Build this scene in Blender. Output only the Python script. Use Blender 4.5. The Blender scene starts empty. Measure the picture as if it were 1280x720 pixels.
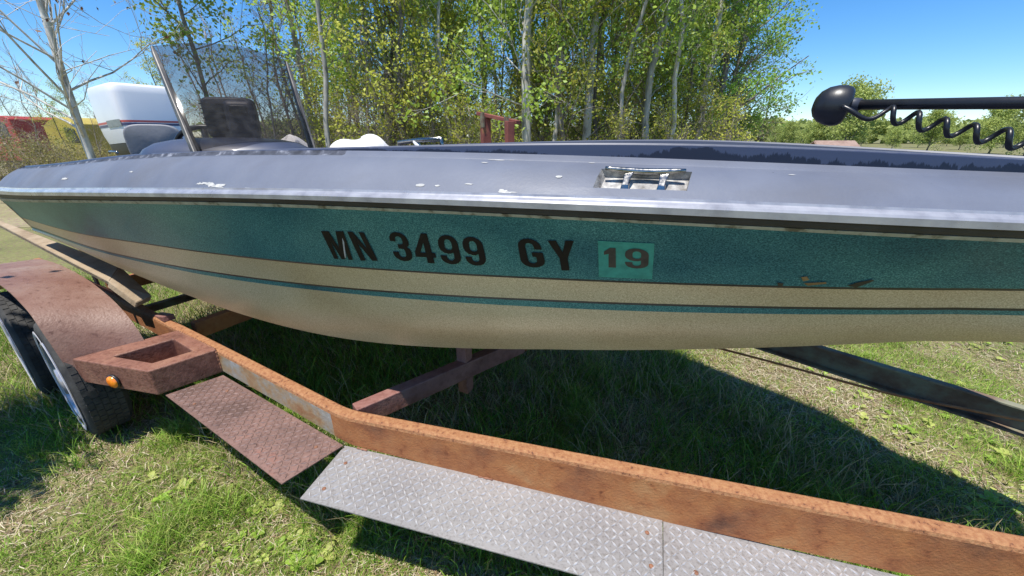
import bpy, math, random
import numpy as np
from mathutils import Vector, Matrix

# ------------------------------------------------------------------ camera, world, sun, exposure
SC = bpy.context.scene
COL = SC.collection
F, HOR, HC = 480.0, 170.0, 1.40
PITCH = math.atan((360 - HOR) / F); CP, SP = math.cos(PITCH), math.sin(PITCH)
cam = bpy.data.cameras.new('camera'); camo = bpy.data.objects.new('camera', cam); COL.objects.link(camo)
cam.sensor_width = 36; cam.lens = 36 * F / 1280; cam.clip_start = 0.02; cam.clip_end = 3000
camo.location = (0, 0, HC); camo.rotation_euler = (math.pi / 2 - PITCH, 0, 0)
SC.camera = camo
SUN = Vector((-.172, -.265, 1.0)).normalized()
W = bpy.data.worlds.new("World"); SC.world = W; W.use_nodes = True
nt = W.node_tree; sky = nt.nodes.new('ShaderNodeTexSky'); sky.sky_type = 'NISHITA'; sky.sun_disc = False
sky.sun_elevation = math.asin(SUN.z); sky.sun_rotation = math.atan2(SUN.x, SUN.y)
sky.air_density = .9; sky.dust_density = 0.0; sky.ozone_density = 7.0
nt.nodes['Background'].inputs[1].default_value = .13
hsv = nt.nodes.new('ShaderNodeHueSaturation'); hsv.inputs['Saturation'].default_value = 1.22; hsv.inputs['Value'].default_value = 1.0
nt.links.new(sky.outputs[0], hsv.inputs['Color']); nt.links.new(hsv.outputs[0], nt.nodes['Background'].inputs[0])
sun = bpy.data.lights.new('sun', 'SUN'); suno = bpy.data.objects.new('sun', sun); COL.objects.link(suno)
sun.energy = 5.0; sun.angle = math.radians(.5); sun.color = (1, .955, .88)
suno.rotation_euler = (-SUN).to_track_quat('-Z', 'Y').to_euler()
SC.view_settings.view_transform = 'Standard'; SC.view_settings.look = 'None'
SC.view_settings.exposure = .5; SC.view_settings.gamma = 1
SC.render.engine = 'CYCLES'
SC.cycles.max_bounces = 6; SC.cycles.transparent_max_bounces = 12
SC.cycles.use_denoising = True

def ray(u, v):
    x = (u - 640) / F; y = -(v - 360) / F
    return np.array([x, CP + y * SP, -SP + y * CP])
def at(u, v, depth): return np.array([0, 0, HC]) + depth * ray(u, v)      # pixel -> place at a depth
def atz(u, v, z):
    r = ray(u, v); return np.array([0, 0, HC]) + (z - HC) / r[2] * r
def proj(P):
    P = np.asarray(P, float) - [0, 0, HC]
    dep = P[..., 1] * CP - P[..., 2] * SP; up = P[..., 1] * SP + P[..., 2] * CP
    return 640 + F * P[..., 0] / dep, 360 - F * up / dep
# boat frame: s towards the bow, w across to the far side
BA = math.radians(28); O2 = np.array([-2.9, 2.2])
D2 = np.array([math.cos(BA), -math.sin(BA)]); N2 = np.array([math.sin(BA), math.cos(BA)])
def L2W(s, w, z):
    xy = O2 + s * D2 + w * N2; return (xy[0], xy[1], z)
def arr(s, w, z):
    s, w, z = np.broadcast_arrays(np.asarray(s, float), np.asarray(w, float), np.asarray(z, float))
    return np.stack([O2[0] + s * D2[0] + w * N2[0], O2[1] + s * D2[1] + w * N2[1], z], -1)

# ------------------------------------------------------------------ materials
MATS = {}
def mat(name, ramp, scale=5.0, rough=.6, metal=0.0, bump=0.0, bscale=None, detail=6, stretch=(1, 1, 1),
        coat=0.0, spec=.5, ramp2=None, scale2=1.0, rough_var=0.0, trans=0.0, coords='Object', rand=0.0, dist=0.0, sheen=0):
    m = bpy.data.materials.new(name); m.use_nodes = True; t = m.node_tree; N = t.nodes; Lk = t.links
    b = N['Principled BSDF']; MATS[name] = m
    tc = N.new('ShaderNodeTexCoord'); mp = N.new('ShaderNodeMapping'); mp.inputs['Scale'].default_value = stretch
    Lk.new(tc.outputs[coords], mp.inputs[0])
    def noise(sc, det=detail):
        n = N.new('ShaderNodeTexNoise'); n.inputs['Scale'].default_value = sc; n.inputs['Detail'].default_value = det
        n.inputs['Distortion'].default_value = dist
        n.inputs['Roughness'].default_value = .6; Lk.new(mp.outputs[0], n.inputs[0]); return n
    def mk(rp, sc):
        n = noise(sc); r = N.new('ShaderNodeValToRGB'); Lk.new(n.outputs[0], r.inputs[0]); e = r.color_ramp.elements
        while len(e) < len(rp): e.new(.5)
        for k, (p, c) in enumerate(rp): e[k].position = p; e[k].color = (*c, 1)
        return r
    if len(ramp) == 1: ramp = [(0, ramp[0][1]), (1, ramp[0][1])]
    r1 = mk(ramp, scale); out = r1.outputs[0]
    if ramp2:
        r2 = mk(ramp2, scale2); mx = N.new('ShaderNodeMix'); mx.data_type = 'RGBA'; mx.blend_type = 'MULTIPLY'
        mx.inputs[0].default_value = 1; Lk.new(out, mx.inputs[6]); Lk.new(r2.outputs[0], mx.inputs[7]); out = mx.outputs[2]
    if rand:
        oi = N.new('ShaderNodeObjectInfo'); hs = N.new('ShaderNodeHueSaturation')
        mr = N.new('ShaderNodeMapRange'); mr.inputs[3].default_value = 1 - rand; mr.inputs[4].default_value = 1 + rand
        Lk.new(oi.outputs['Random'], mr.inputs[0]); Lk.new(mr.outputs[0], hs.inputs['Value']); Lk.new(out, hs.inputs['Color']); out = hs.outputs[0]
    Lk.new(out, b.inputs['Base Color'])
    b.inputs['Roughness'].default_value = rough; b.inputs['Metallic'].default_value = metal
    b.inputs['Specular IOR Level'].default_value = spec; b.inputs['Coat Weight'].default_value = coat
    b.inputs['Coat Roughness'].default_value = .08
    if rough_var:
        n = noise(scale * 1.7); mr = N.new('ShaderNodeMapRange'); mr.inputs[1].default_value = .3; mr.inputs[2].default_value = .7
        mr.inputs[3].default_value = rough - rough_var; mr.inputs[4].default_value = rough + rough_var
        Lk.new(n.outputs[0], mr.inputs[0]); Lk.new(mr.outputs[0], b.inputs['Roughness'])
    if bump:
        n = noise(bscale or scale * 3); bp = N.new('ShaderNodeBump'); bp.inputs['Strength'].default_value = bump
        bp.inputs['Distance'].default_value = .01; Lk.new(n.outputs[0], bp.inputs['Height']); Lk.new(bp.outputs[0], b.inputs['Normal'])
    if trans:                                                          # leaves let light through
        tr = N.new('ShaderNodeBsdfTranslucent'); ms = N.new('ShaderNodeMixShader'); ms.inputs[0].default_value = trans
        Lk.new(out, tr.inputs[0]); Lk.new(b.outputs[0], ms.inputs[1]); Lk.new(tr.outputs[0], ms.inputs[2])
        Lk.new(ms.outputs[0], N['Material Output'].inputs[0])
    return m
def nodeof(m, kind): return [n for n in m.node_tree.nodes if n.bl_idname == kind]

def flake(name, dark, mid, light, cloud):
    m = mat(name, [(.36, dark), (.5, mid), (.66, light)], scale=300, detail=2, rough=.38, metal=.25, coat=.10, spec=.08, ramp2=cloud, scale2=1.6,
            stretch=(1, 1, 2.0), rough_var=.08)
    return m
flake('teal_flake', (.026, .100, .112), (.052, .175, .188), (.12, .32, .325), [(.34, (.45, .56, .68)), (.50, (1, 1, 1)), (.66, (1.5, 1.25, 1.15))])
flake('cream_flake', (.42, .335, .21), (.56, .47, .315), (.70, .61, .43), [(.35, (.84, .77, .68)), (.6, (1.05, 1.03, 1.0))])
mat('stripe_and_ledge_shade', [(.4, (.01, .012, .014)), (.7, (.03, .035, .035))], 30, rough=.4)  # serves the lower pinstripe and the painted shadow of the upper ledge
DECKC = [(.3, (.090, .102, .138)), (.5, (.114, .128, .170)), (.7, (.137, .152, .195))]
def deck_mat():
    m = mat('deck_paint', DECKC, 3.0, rough=.58, coat=0.0, bump=.08, bscale=120, rough_var=.1)
    t = m.node_tree; N = t.nodes; L = t.links; b = N['Principled BSDF']
    src = b.inputs['Base Color'].links[0].from_socket
    tc = N.new('ShaderNodeTexCoord'); col = src
    for sc, lo, hi, c in ((26, .80, .815, (.5, .5, .5)), (5, .52, .75, (.085, .085, .095)), (140, .74, .78, (.07, .08, .10))):
        n = N.new('ShaderNodeTexNoise'); n.inputs['Scale'].default_value = sc; n.inputs['Detail'].default_value = 5
        mp = N.new('ShaderNodeMapping'); mp.inputs['Rotation'].default_value = (0, 0, BA); mp.inputs['Scale'].default_value = (.45, 1, 1)
        L.new(tc.outputs['Object'], mp.inputs[0]); L.new(mp.outputs[0], n.inputs[0])
        mr = N.new('ShaderNodeMapRange'); mr.inputs[1].default_value = lo; mr.inputs[2].default_value = hi
        if sc == 5: mr.inputs[4].default_value = .5
        L.new(n.outputs[0], mr.inputs[0]); mx = N.new('ShaderNodeMix'); mx.data_type = 'RGBA'
        L.new(mr.outputs[0], mx.inputs[0]); L.new(col, mx.inputs[6]); mx.inputs[7].default_value = (*c, 1); col = mx.outputs[2]
    L.new(col, b.inputs['Base Color'])
    return m
deck_mat()
mat('rail_alloy', [(.3, (.24, .24, .27)), (.5, (.36, .36, .39)), (.7, (.45, .45, .47))], 14, rough=.33, metal=.25, coat=.3, rough_var=.08)
mat('edge_dark', [(.35, (.02, .022, .03)), (.55, (.055, .06, .08)), (.68, (.20, .21, .25))], 30, rough=.6, stretch=(1, 1, 1))
mat('rail_shade', [(.3, (.012, .012, .014)), (.7, (.035, .033, .035))], 12, rough=.5)  # shaded underside of the rail put into the colour as a black band
mat('trim_cream', [(.35, (.10, .09, .06)), (.45, (.30, .30, .24)), (.7, (.42, .42, .35))], 30, rough=.5, stretch=(1, 1, 1))
mat('chip_white', [(.4, (.36, .36, .35)), (.7, (.56, .55, .53))], 60, rough=.7)
def lip_mat():
    m = bpy.data.materials.new('coaming_paint'); m.use_nodes = True; N = m.node_tree.nodes; L = m.node_tree.links; MATS['coaming_paint'] = m
    b = N['Principled BSDF']; b.inputs['Roughness'].default_value = .45
    tc = N.new('ShaderNodeTexCoord'); sp = N.new('ShaderNodeSeparateXYZ'); L.new(tc.outputs['UV'], sp.inputs[0])
    cmb = N.new('ShaderNodeCombineXYZ'); L.new(sp.outputs[0], cmb.inputs[0])
    def nz(sc, det, vec=cmb.outputs[0], rg=.55):
        n = N.new('ShaderNodeTexNoise'); n.inputs['Scale'].default_value = sc; n.inputs['Detail'].default_value = det; n.inputs['Roughness'].default_value = rg
        L.new(vec, n.inputs[0]); return n.outputs[0]
    def op(o, a, c):
        n = N.new('ShaderNodeMath'); n.operation = o
        for k, q in enumerate((a, c)):
            if isinstance(q, (int, float)): n.inputs[k].default_value = q
            else: L.new(q, n.inputs[k])
        return n.outputs[0]
    th = op('ADD', op('MULTIPLY', op('SUBTRACT', nz(3.2, 2), .38), 3.4), op('MULTIPLY', op('SUBTRACT', nz(13, 8, rg=.85), .5), 3.2))
    th = op('MINIMUM', th, op('ADD', .62, op('MULTIPLY', nz(30, 3), .4)))
    mask = op('GREATER_THAN', th, sp.outputs[1])
    mx = N.new('ShaderNodeMix'); mx.data_type = 'RGBA'; L.new(mask, mx.inputs[0])
    mx.inputs[6].default_value = (.030, .040, .080, 1); mx.inputs[7].default_value = (.004, .006, .020, 1)
    # pale worn edge along the top
    mk2 = op('GREATER_THAN', sp.outputs[1], op('ADD', op('MULTIPLY', nz(40, 4), .10), .90))
    m2 = N.new('ShaderNodeMix'); m2.data_type = 'RGBA'; L.new(mk2, m2.inputs[0]); L.new(mx.outputs[2], m2.inputs[6]); m2.inputs[7].default_value = (.075, .085, .12, 1)
    L.new(m2.outputs[2], b.inputs['Base Color'])
lip_mat()
mat('deck_carpet', [(.3, (.05, .055, .09)), (.7, (.09, .10, .15))], 60, rough=.95, bump=.3)
mat('chrome', [(.3, (.20, .20, .19)), (.7, (.42, .41, .39))], 60, rough=.24, metal=1, rough_var=.1)
mat('pocket_grime', [(.3, (.12, .11, .10)), (.5, (.30, .29, .28)), (.7, (.60, .58, .53))], 45, rough=.6, bump=.3)
mat('letter_black', [(.3, (.006, .005, .005)), (.75, (.016, .012, .009))], 25, spec=.2, rough=.6)
mat('sticker_green', [(.3, (.015, .24, .20)), (.7, (.035, .33, .265))], 60, rough=.45, ramp2=[(.45, (1, 1, 1)), (.75, (.6, .7, .7))], scale2=25)
mat('sticker_ink', [(.3, (.02, .02, .02)), (.7, (.05, .045, .04))], 60, rough=.5)
RUST = [(.26, (.16, .055, .022)), (.42, (.30, .108, .038)), (.58, (.35, .135, .048)), (.76, (.42, .22, .075))]
mat('rust_beam', [(.30, (.13, .052, .026)), (.42, (.28, .10, .036)), (.56, (.37, .14, .045)), (.72, (.40, .21, .085))], 4.5, rough=.85, bump=.3, bscale=130, detail=9, ramp2=[(.29, (.50, .40, .36)), (.36, (.86, .80, .78)), (.46, (1, 1, 1)), (.68, (1.08, 1.2, 1.3))], scale2=24)
mat('rust_flange', [(.32, (.11, .042, .02)), (.40, (.27, .11, .045)), (.65, (.36, .18, .08))], 85, rough=.8, bump=.5, bscale=110)
mat('rust_galv', [(.32, (.30, .14, .06)), (.44, (.36, .24, .13)), (.55, (.33, .30, .25)), (.68, (.42, .44, .46))], 9, rough=.55, metal=.15, bump=.3, bscale=80)
mat('rust_red', [(.28, (.13, .055, .045)), (.48, (.21, .095, .08)), (.6, (.25, .12, .10)), (.75, (.28, .16, .12))], 7, rough=.62, bump=.3, bscale=90, ramp2=[(.38, (.8, .72, .7)), (.52, (1, 1, 1))], scale2=38)
mat('fender_paint', [(.26, (.12, .055, .04)), (.42, (.195, .10, .072)), (.58, (.235, .138, .105)), (.76, (.29, .21, .17))], 3.2, rough=.5, bump=.25, bscale=110, ramp2=[(.31, (.5, .40, .36)), (.37, (.85, .8, .78)), (.5, (1, 1, 1))], scale2=42)
mat('box_paint', [(.28, (.13, .055, .038)), (.48, (.215, .095, .065)), (.7, (.29, .155, .10))], 5, rough=.6, bump=.35, bscale=90, ramp2=[(.38, (.7, .62, .6)), (.52, (1, 1, 1))], scale2=45)
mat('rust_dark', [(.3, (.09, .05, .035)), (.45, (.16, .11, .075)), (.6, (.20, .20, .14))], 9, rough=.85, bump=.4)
mat('tread_alloy', [(.3, (.25, .24, .245)), (.5, (.30, .29, .29)), (.7, (.335, .32, .315))], 3, rough=.5, metal=.3, bump=.2, bscale=160, ramp2=[(.36, (.72, .70, .68)), (.5, (1, 1, 1))], scale2=120, rough_var=.08)
mat('tread_rust', [(.3, (.10, .06, .05)), (.5, (.16, .095, .08)), (.66, (.205, .12, .10)), (.8, (.26, .10, .07))], 6, rough=.6, bump=.3, bscale=120, ramp2=[(.36, (.6, .55, .55)), (.5, (1, 1, 1))], scale2=90)
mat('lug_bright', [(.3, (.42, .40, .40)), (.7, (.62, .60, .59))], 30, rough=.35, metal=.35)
mat('lug_rust', [(.3, (.13, .085, .075)), (.7, (.30, .20, .17))], 30, rough=.5)
mat('bolt_rust', [(.3, (.14, .06, .035)), (.7, (.30, .14, .08))], 60, rough=.8, bump=.3)
mat('old_wood', [(.3, (.20, .14, .085)), (.5, (.31, .235, .155)), (.7, (.38, .30, .21))], 7, rough=.9, bump=.5, bscale=40, stretch=(1, 1, 1))
mat('tyre', [(.3, (.018, .018, .019)), (.7, (.06, .058, .055))], 14, rough=.85, bump=.3)
mat('tyre_white', [(.3, (.40, .38, .42)), (.7, (.62, .60, .63))], 9, rough=.45, bump=.1)
mat('rim', [(.3, (.30, .29, .32)), (.6, (.52, .50, .54)), (.8, (.35, .2, .08))], 9, rough=.35, metal=.6)
mat('amber', [(.4, (.85, .20, .01)), (.7, (.95, .32, .02))], 40, rough=.25, coat=.5)
mat('black_plastic', [(.3, (.012, .012, .014)), (.7, (.022, .022, .025))], 18, rough=.38, bump=.05)
mat('black_satin', [(.3, (.02, .022, .035)), (.7, (.04, .045, .065))], 18, rough=.55, bump=.1)
mat('grey_plastic', [(.3, (.035, .038, .055)), (.7, (.06, .065, .09))], 18, rough=.5)
mat('rubber_cord', [(.3, (.008, .008, .009)), (.7, (.016, .016, .018))], 18, rough=.35)
mat('cowl_white', [(.3, (.74, .74, .76)), (.7, (.80, .80, .80))], 4, rough=.3, coat=.3)
mat('cowl_red', [(.3, (.55, .10, .08)), (.7, (.62, .14, .11))], 10, rough=.4)
mat('cowl_navy', [(.3, (.06, .06, .12)), (.7, (.09, .09, .16))], 10, rough=.4)
mat('cowl_grey', [(.3, (.22, .24, .22)), (.7, (.30, .32, .29))], 40, rough=.5)
mat('seat_vinyl', [(.3, (.22, .22, .24)), (.7, (.29, .29, .31))], 9, rough=.55, bump=.15)
mat('console_blue', [(.3, (.035, .043, .075)), (.7, (.06, .072, .115))], 6, rough=.45, coat=.1)
mat('cloth', [(.3, (.60, .57, .55)), (.7, (.78, .75, .73))], 9, rough=.9, bump=.4, bscale=25)
mat('frame_alloy', [(.3, (.045, .045, .05)), (.5, (.09, .085, .08)), (.7, (.20, .18, .16))], 14, rough=.5, metal=.1)
mat('rust_red_dark', [(.3, (.13, .035, .03)), (.6, (.24, .07, .055)), (.8, (.38, .2, .07))], 4, rough=.8, bump=.3)
mat('red_paint', [(.3, (.36, .04, .035)), (.7, (.46, .075, .06))], 2, rough=.45)
mat('yellow_paint', [(.3, (.38, .28, .04)), (.7, (.50, .40, .08))], 2, rough=.5)
mat('white_paint', [(.3, (.6, .58, .58)), (.7, (.75, .74, .74))], 5, rough=.5)
mat('dark_glass', [(.3, (.02, .025, .03)), (.7, (.04, .045, .05))], 5, rough=.1)
mat('shingle', [(.3, (.23, .15, .12)), (.7, (.34, .24, .20))], 6, rough=.9)
mat('shed_wood', [(.3, (.30, .27, .25)), (.7, (.44, .41, .38))], 8, rough=.9)
mat('bark_pale', [(.3, (.12, .11, .09)), (.42, (.36, .34, .30)), (.7, (.60, .58, .53))], 11, rough=.9, bump=.4, bscale=30, stretch=(1, 1, .35), rand=.25)
mat('bark_grey', [(.3, (.06, .05, .043)), (.5, (.18, .16, .14)), (.7, (.32, .29, .26))], 8, rough=.95, bump=.5, bscale=30, rand=.3)
mat('twig', [(.3, (.20, .16, .13)), (.6, (.36, .31, .26)), (.8, (.45, .40, .35))], 5, rough=.95, rand=.3)
mat('leaf_yellow', [(.3, (.32, .37, .04)), (.5, (.47, .50, .07)), (.7, (.58, .52, .11))], 3, rough=.55, trans=.45, rand=.25)
mat('leaf_lime', [(.3, (.24, .36, .04)), (.5, (.35, .49, .07)), (.7, (.45, .54, .11))], 3, rough=.5, trans=.45, rand=.25)
mat('leaf_green', [(.3, (.17, .33, .04)), (.5, (.26, .45, .07)), (.7, (.38, .53, .11))], 3, rough=.5, trans=.45, rand=.2)
mat('leaf_far', [(.3, (.27, .34, .08)), (.7, (.48, .54, .16))], .6, rough=.7, trans=.4, rand=.2)
mat('leaf_olive', [(.3, (.16, .13, .05)), (.5, (.26, .25, .06)), (.7, (.42, .33, .16))], 4, rough=.6, trans=.35, rand=.2)
mat('leaf_rusty', [(.3, (.13, .05, .035)), (.7, (.28, .15, .07))], 3, rough=.6, trans=.35, rand=.2)

# ------------------------------------------------------------------ mesh helpers
ORG = {}
def build(name, V, Fc, mats, parent=None, smooth=False, org=None, uv=None, midx=None, kind=None, label=None, bevel=0):
    V = np.asarray(V, float).reshape(-1, 3)
    if parent is not None: org = ORG[parent.name]
    elif org is None: org = (0, 0, 0)
    me = bpy.data.meshes.new(name); me.from_pydata((V - np.asarray(org)).tolist(), [], [tuple(int(i) for i in f) for f in Fc])
    for m in (mats if isinstance(mats, (list, tuple)) else [mats]): me.materials.append(MATS[m])
    if midx is not None: me.polygons.foreach_set('material_index', np.asarray(midx, dtype=np.int32))
    if smooth: me.polygons.foreach_set('use_smooth', [True] * len(me.polygons))
    if uv is not None:
        lay = me.uv_layers.new(name='UVMap'); li = np.empty(len(me.loops), dtype=np.int32); me.loops.foreach_get('vertex_index', li)
        lay.data.foreach_set('uv', np.asarray(uv, float)[li].ravel())
    me.update(); me.validate()
    o = bpy.data.objects.new(name, me); COL.objects.link(o)
    if parent is None: o.location = org
    else: o.parent = parent
    ORG[o.name] = tuple(org)
    if kind: o['kind'] = kind
    if label: o['label'] = label
    if bevel:
        bv = o.modifiers.new('bevel', 'BEVEL'); bv.width = bevel; bv.segments = 2; bv.limit_method = 'ANGLE'; bv.angle_limit = .6
    return o
def tag(o, label, cat, group=None):
    o['label'] = label; o['category'] = cat
    if group: o['group'] = group
    return o
def thing(name, label, cat, loc, group=None):
    o = bpy.data.objects.new(name, None); COL.objects.link(o); o.location = loc; ORG[o.name] = tuple(loc)
    o.empty_display_size = .1
    return tag(o, label, cat, group)
class MB:
    def __init__(s): s.V = []; s.F = []; s.M = []; s.n = 0
    def add(s, V, Fc, m=0):
        V = np.asarray(V, float).reshape(-1, 3); s.V.append(V); s.F += [tuple(i + s.n for i in f) for f in Fc]; s.M += [m] * len(Fc); s.n += len(V); return s
    def grid(s, P, m=0, closed_u=False, closed_v=False, flip=False):          # P (nu, nv, 3)
        P = np.asarray(P, float); nu, nv = P.shape[:2]; fs = []
        for i in range(nu - (0 if closed_u else 1)):
            for j in range(nv - (0 if closed_v else 1)):
                a, b, c, d = i * nv + j, i * nv + (j + 1) % nv, ((i + 1) % nu) * nv + (j + 1) % nv, ((i + 1) % nu) * nv + j
                fs.append((a, d, c, b) if flip else (a, b, c, d))
        return s.add(P.reshape(-1, 3), fs, m)
    def tube(s, path, r, n=8, m=0, caps=True):
        path = np.asarray(path, float); k = len(path); r = np.broadcast_to(np.asarray(r, float), (k,))
        T = np.gradient(path, axis=0); T /= np.linalg.norm(T, axis=1, keepdims=True) + 1e-12
        ref = np.array([0, 0, 1.]) if abs(T[0][2]) < .9 else np.array([1., 0, 0]); rings = []
        A = np.cross(T[0], ref); A /= np.linalg.norm(A)
        th = np.linspace(0, 2 * np.pi, n, endpoint=False)
        for i in range(k):
            A = A - T[i] * (A @ T[i]); A /= np.linalg.norm(A) + 1e-12; B = np.cross(T[i], A)
            rings.append(path[i] + r[i] * (np.cos(th)[:, None] * A + np.sin(th)[:, None] * B))
        b0 = s.n; s.grid(np.array(rings), m, closed_v=True)
        if caps: s.F += [tuple(b0 + j for j in range(n - 1, -1, -1)), tuple(b0 + (k - 1) * n + j for j in range(n))]; s.M += [m, m]
        return s
    def prism(s, bot, top, m=0):                                             # two matching rings
        n = len(bot); V = list(bot) + list(top)
        fs = [tuple(range(n - 1, -1, -1)), tuple(range(n, 2 * n))] + [(i, (i + 1) % n, n + (i + 1) % n, n + i) for i in range(n)]
        return s.add(V, fs, m)
    def box(s, c, ax, ay, az, m=0):                                           # centre and half axes
        c, ax, ay, az = map(np.asarray, (c, ax, ay, az))
        q = [c - ax - ay, c + ax - ay, c + ax + ay, c - ax + ay]
        return s.prism([p - az for p in q], [p + az for p in q], m)
    def ell(s, c, R, nu=16, nv=10, m=0, M3=None):
        th = np.linspace(0, 2 * np.pi, nu, endpoint=False); ph = np.linspace(-np.pi / 2, np.pi / 2, nv)
        P = np.stack([np.cos(ph)[:, None] * np.cos(th), np.cos(ph)[:, None] * np.sin(th), np.sin(ph)[:, None] + 0 * th], -1) * np.asarray(R)
        if M3 is not None: P = P @ np.asarray(M3).T
        return s.grid(P + np.asarray(c), m, closed_v=True)
    def build(s, name, mats, parent=None, **k):
        V = np.concatenate(s.V); return build(name, V, s.F, mats, parent, midx=s.M, **k)

def spl(xs, ys):                                                             # natural cubic spline
    xs = np.asarray(xs, float); ys = np.asarray(ys, float); n = len(xs); h = np.diff(xs)
    A = np.eye(n); r = np.zeros(n)
    for i in range(1, n - 1):
        A[i, i - 1:i + 2] = [h[i - 1], 2 * (h[i - 1] + h[i]), h[i]]; r[i] = 6 * ((ys[i + 1] - ys[i]) / h[i] - (ys[i] - ys[i - 1]) / h[i - 1])
    M2 = np.linalg.solve(A, r)
    def f(x):
        x = np.asarray(x, float); i = np.clip(np.searchsorted(xs, x) - 1, 0, n - 2); a = xs[i + 1] - x; b = x - xs[i]
        return (M2[i] * a ** 3 + M2[i + 1] * b ** 3) / (6 * h[i]) + (ys[i] / h[i] - M2[i] * h[i] / 6) * a + (ys[i + 1] / h[i] - M2[i + 1] * h[i] / 6) * b
    return f

# ------------------------------------------------------------------ hull lines of the boat (z along s)
G = np.arange(0, 5.01, .5)
Z = {k: spl(G, v) for k, v in dict(
    railtop=[1.127, 1.149, 1.179, 1.208, 1.235, 1.257, 1.269, 1.272, 1.265, 1.25, 1.235],
    railbot=[1.078, 1.108, 1.143, 1.175, 1.206, 1.229, 1.238, 1.238, 1.231, 1.218, 1.205],
    tealtop=[1.058, 1.09, 1.127, 1.161, 1.193, 1.217, 1.228, 1.229, 1.221, 1.208, 1.195],
    ridge=[1.222, 1.245, 1.277, 1.31, 1.334, 1.346, 1.347, 1.339, 1.325, 1.31, 1.295],
    ridge2=[1.228, 1.255, 1.289, 1.324, 1.347, 1.359, 1.359, 1.350, 1.334, 1.318, 1.302],
    lip=[1.238, 1.265, 1.298, 1.331, 1.350, 1.366, 1.379, 1.383, 1.364, 1.337, 1.31],
    L1=[.955, .959, .972, .994, 1.015, 1.031, 1.049, 1.071, 1.094, 1.112, 1.125],
    L2=[.900, .895, .895, .905, .926, .947, .972, 1.003, 1.036, 1.06, 1.08],
    L3=[.887, .881, .880, .889, .907, .927, .949, .980, 1.018, 1.045, 1.068],
    B=[.865, .838, .80, .752, .715, .708, .752, .823, .905, .97, 1.03],
    keel=[.66, .655, .645, .63, .61, .60, .625, .71, .845, .955, 1.03]).items()}
_S = np.linspace(-.5, 5.2, 2281); _W = np.interp(_S, [0, 1, 2, 2.5, 3, 3.5, 4, 4.3, 4.52, 4.7], [.9, .93, .91, .86, .77, .65, .5, .36, .21, 0])
_W = np.convolve(np.pad(_W, 100, mode='edge'), np.ones(201) / 201, 'valid')
def hb(s): return np.interp(s, _S, _W)
INS = {'railtop': lambda s: 0 * s, 'flange': lambda s: .012 + 0 * s, 'railbot': lambda s: .004 + 0 * s, 'tealtop': lambda s: .012 + 0 * s,
       'ridge': lambda s: .12 + 0 * s, 'ridge2': lambda s: .145 + 0 * s, 'lip': lambda s: .152 + 0 * s,
       'L1': lambda s: np.interp(s, [0, 2, 3.2, 4.2, 5], [.05, .07, .09, .09, .05]),
       'L2': lambda s: np.interp(s, [0, 2, 3.2, 4.2, 5], [.07, .10, .12, .12, .07]),
       'L3': lambda s: np.interp(s, [0, 2, 3.2, 4.2, 5], [.075, .105, .13, .13, .08]),
       'B': lambda s: np.interp(s, [0, 1, 2, 3.2, 4.2, 5], [.09, .12, .17, .22, .2, .1])}
Z['flange'] = lambda s: Z['railtop'](s) + .009
def line(k, s, din=0., dz=0., side=1):
    s = np.asarray(s, float); h = hb(s); i = (INS[k](s) + din) * np.minimum(1, h / .45); w = h - i
    return arr(s, .9 - side * w, Z[k](s) + dz)
SS = np.concatenate([np.linspace(0, 4.2, 85), np.linspace(4.25, 4.8, 14)])
def lerp(a, b, t): return a + (b - a) * t
boat = thing('bass_boat', 'weathered teal and cream bass boat with grey deck sitting on the rusty trailer', 'boat', L2W(2.5, .9, 0))

def hull_side(side):
    m = MB(); P = lambda k, **q: line(k, SS, side=side, **q)
    tt = P('tealtop'); l1 = P('L1'); l2 = P('L2'); l3 = P('L3'); b = P('B')
    fl = side < 0
    def strip(A, Bq, n, mi, bow=0.0):
        R = [lerp(A, Bq, t) + (np.array([N2[0], N2[1], 0]) * side * bow * math.sin(math.pi * t)) for t in np.linspace(0, 1, n + 1)]
        m.grid(np.array(R), mi, flip=fl)
    inn = np.array([N2[0], N2[1], 0]) * side
    e = .0035
    z = np.array([0, 0, 1.])
    strip(tt, l1 + z * e, 6, 0, .004)
    strip(l1 + z * e, l1 - z * e + inn * .006, 1, 2)  # dark row painted as the shadow under the small ledge
    strip(l1 - z * e + inn * .006, l2 + z * e, 3, 1, .002)
    strip(l2 + z * e, l2 - z * e + inn * .003, 1, 2)
    strip(l2 - z * e + inn * .003, l3, 1, 0)
    strip(l3, b, 6, 1, -.012)
    k = arr(SS, .9, np.minimum(Z['keel'](SS), Z['B'](SS) - .0))
    bb = b
    rows = [lerp(bb, k, t) + z * (-.010 * math.sin(math.pi * t)) for t in np.linspace(0, 1, 9)]
    m.grid(np.array(rows), 1, flip=fl)
    # transom half
    tr = [x[0] for x in (tt, l1, l2, l3, b, k)]
    c = arr(0., .9, 1.05)
    m.add(tr + [c], [(6, 0, 1, 2, 3, 4, 5) if not fl else (5, 4, 3, 2, 1, 0, 6)], 1)
    return m
m1 = hull_side(1); m2 = hull_side(-1); n0 = m1.n
m1.V += m2.V; m1.F += [tuple(i + n0 for i in f) for f in m2.F]; m1.M += m2.M; m1.n += m2.n
hull = m1.build('hull', ['teal_flake', 'cream_flake', 'stripe_and_ledge_shade'], boat, smooth=True)

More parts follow.
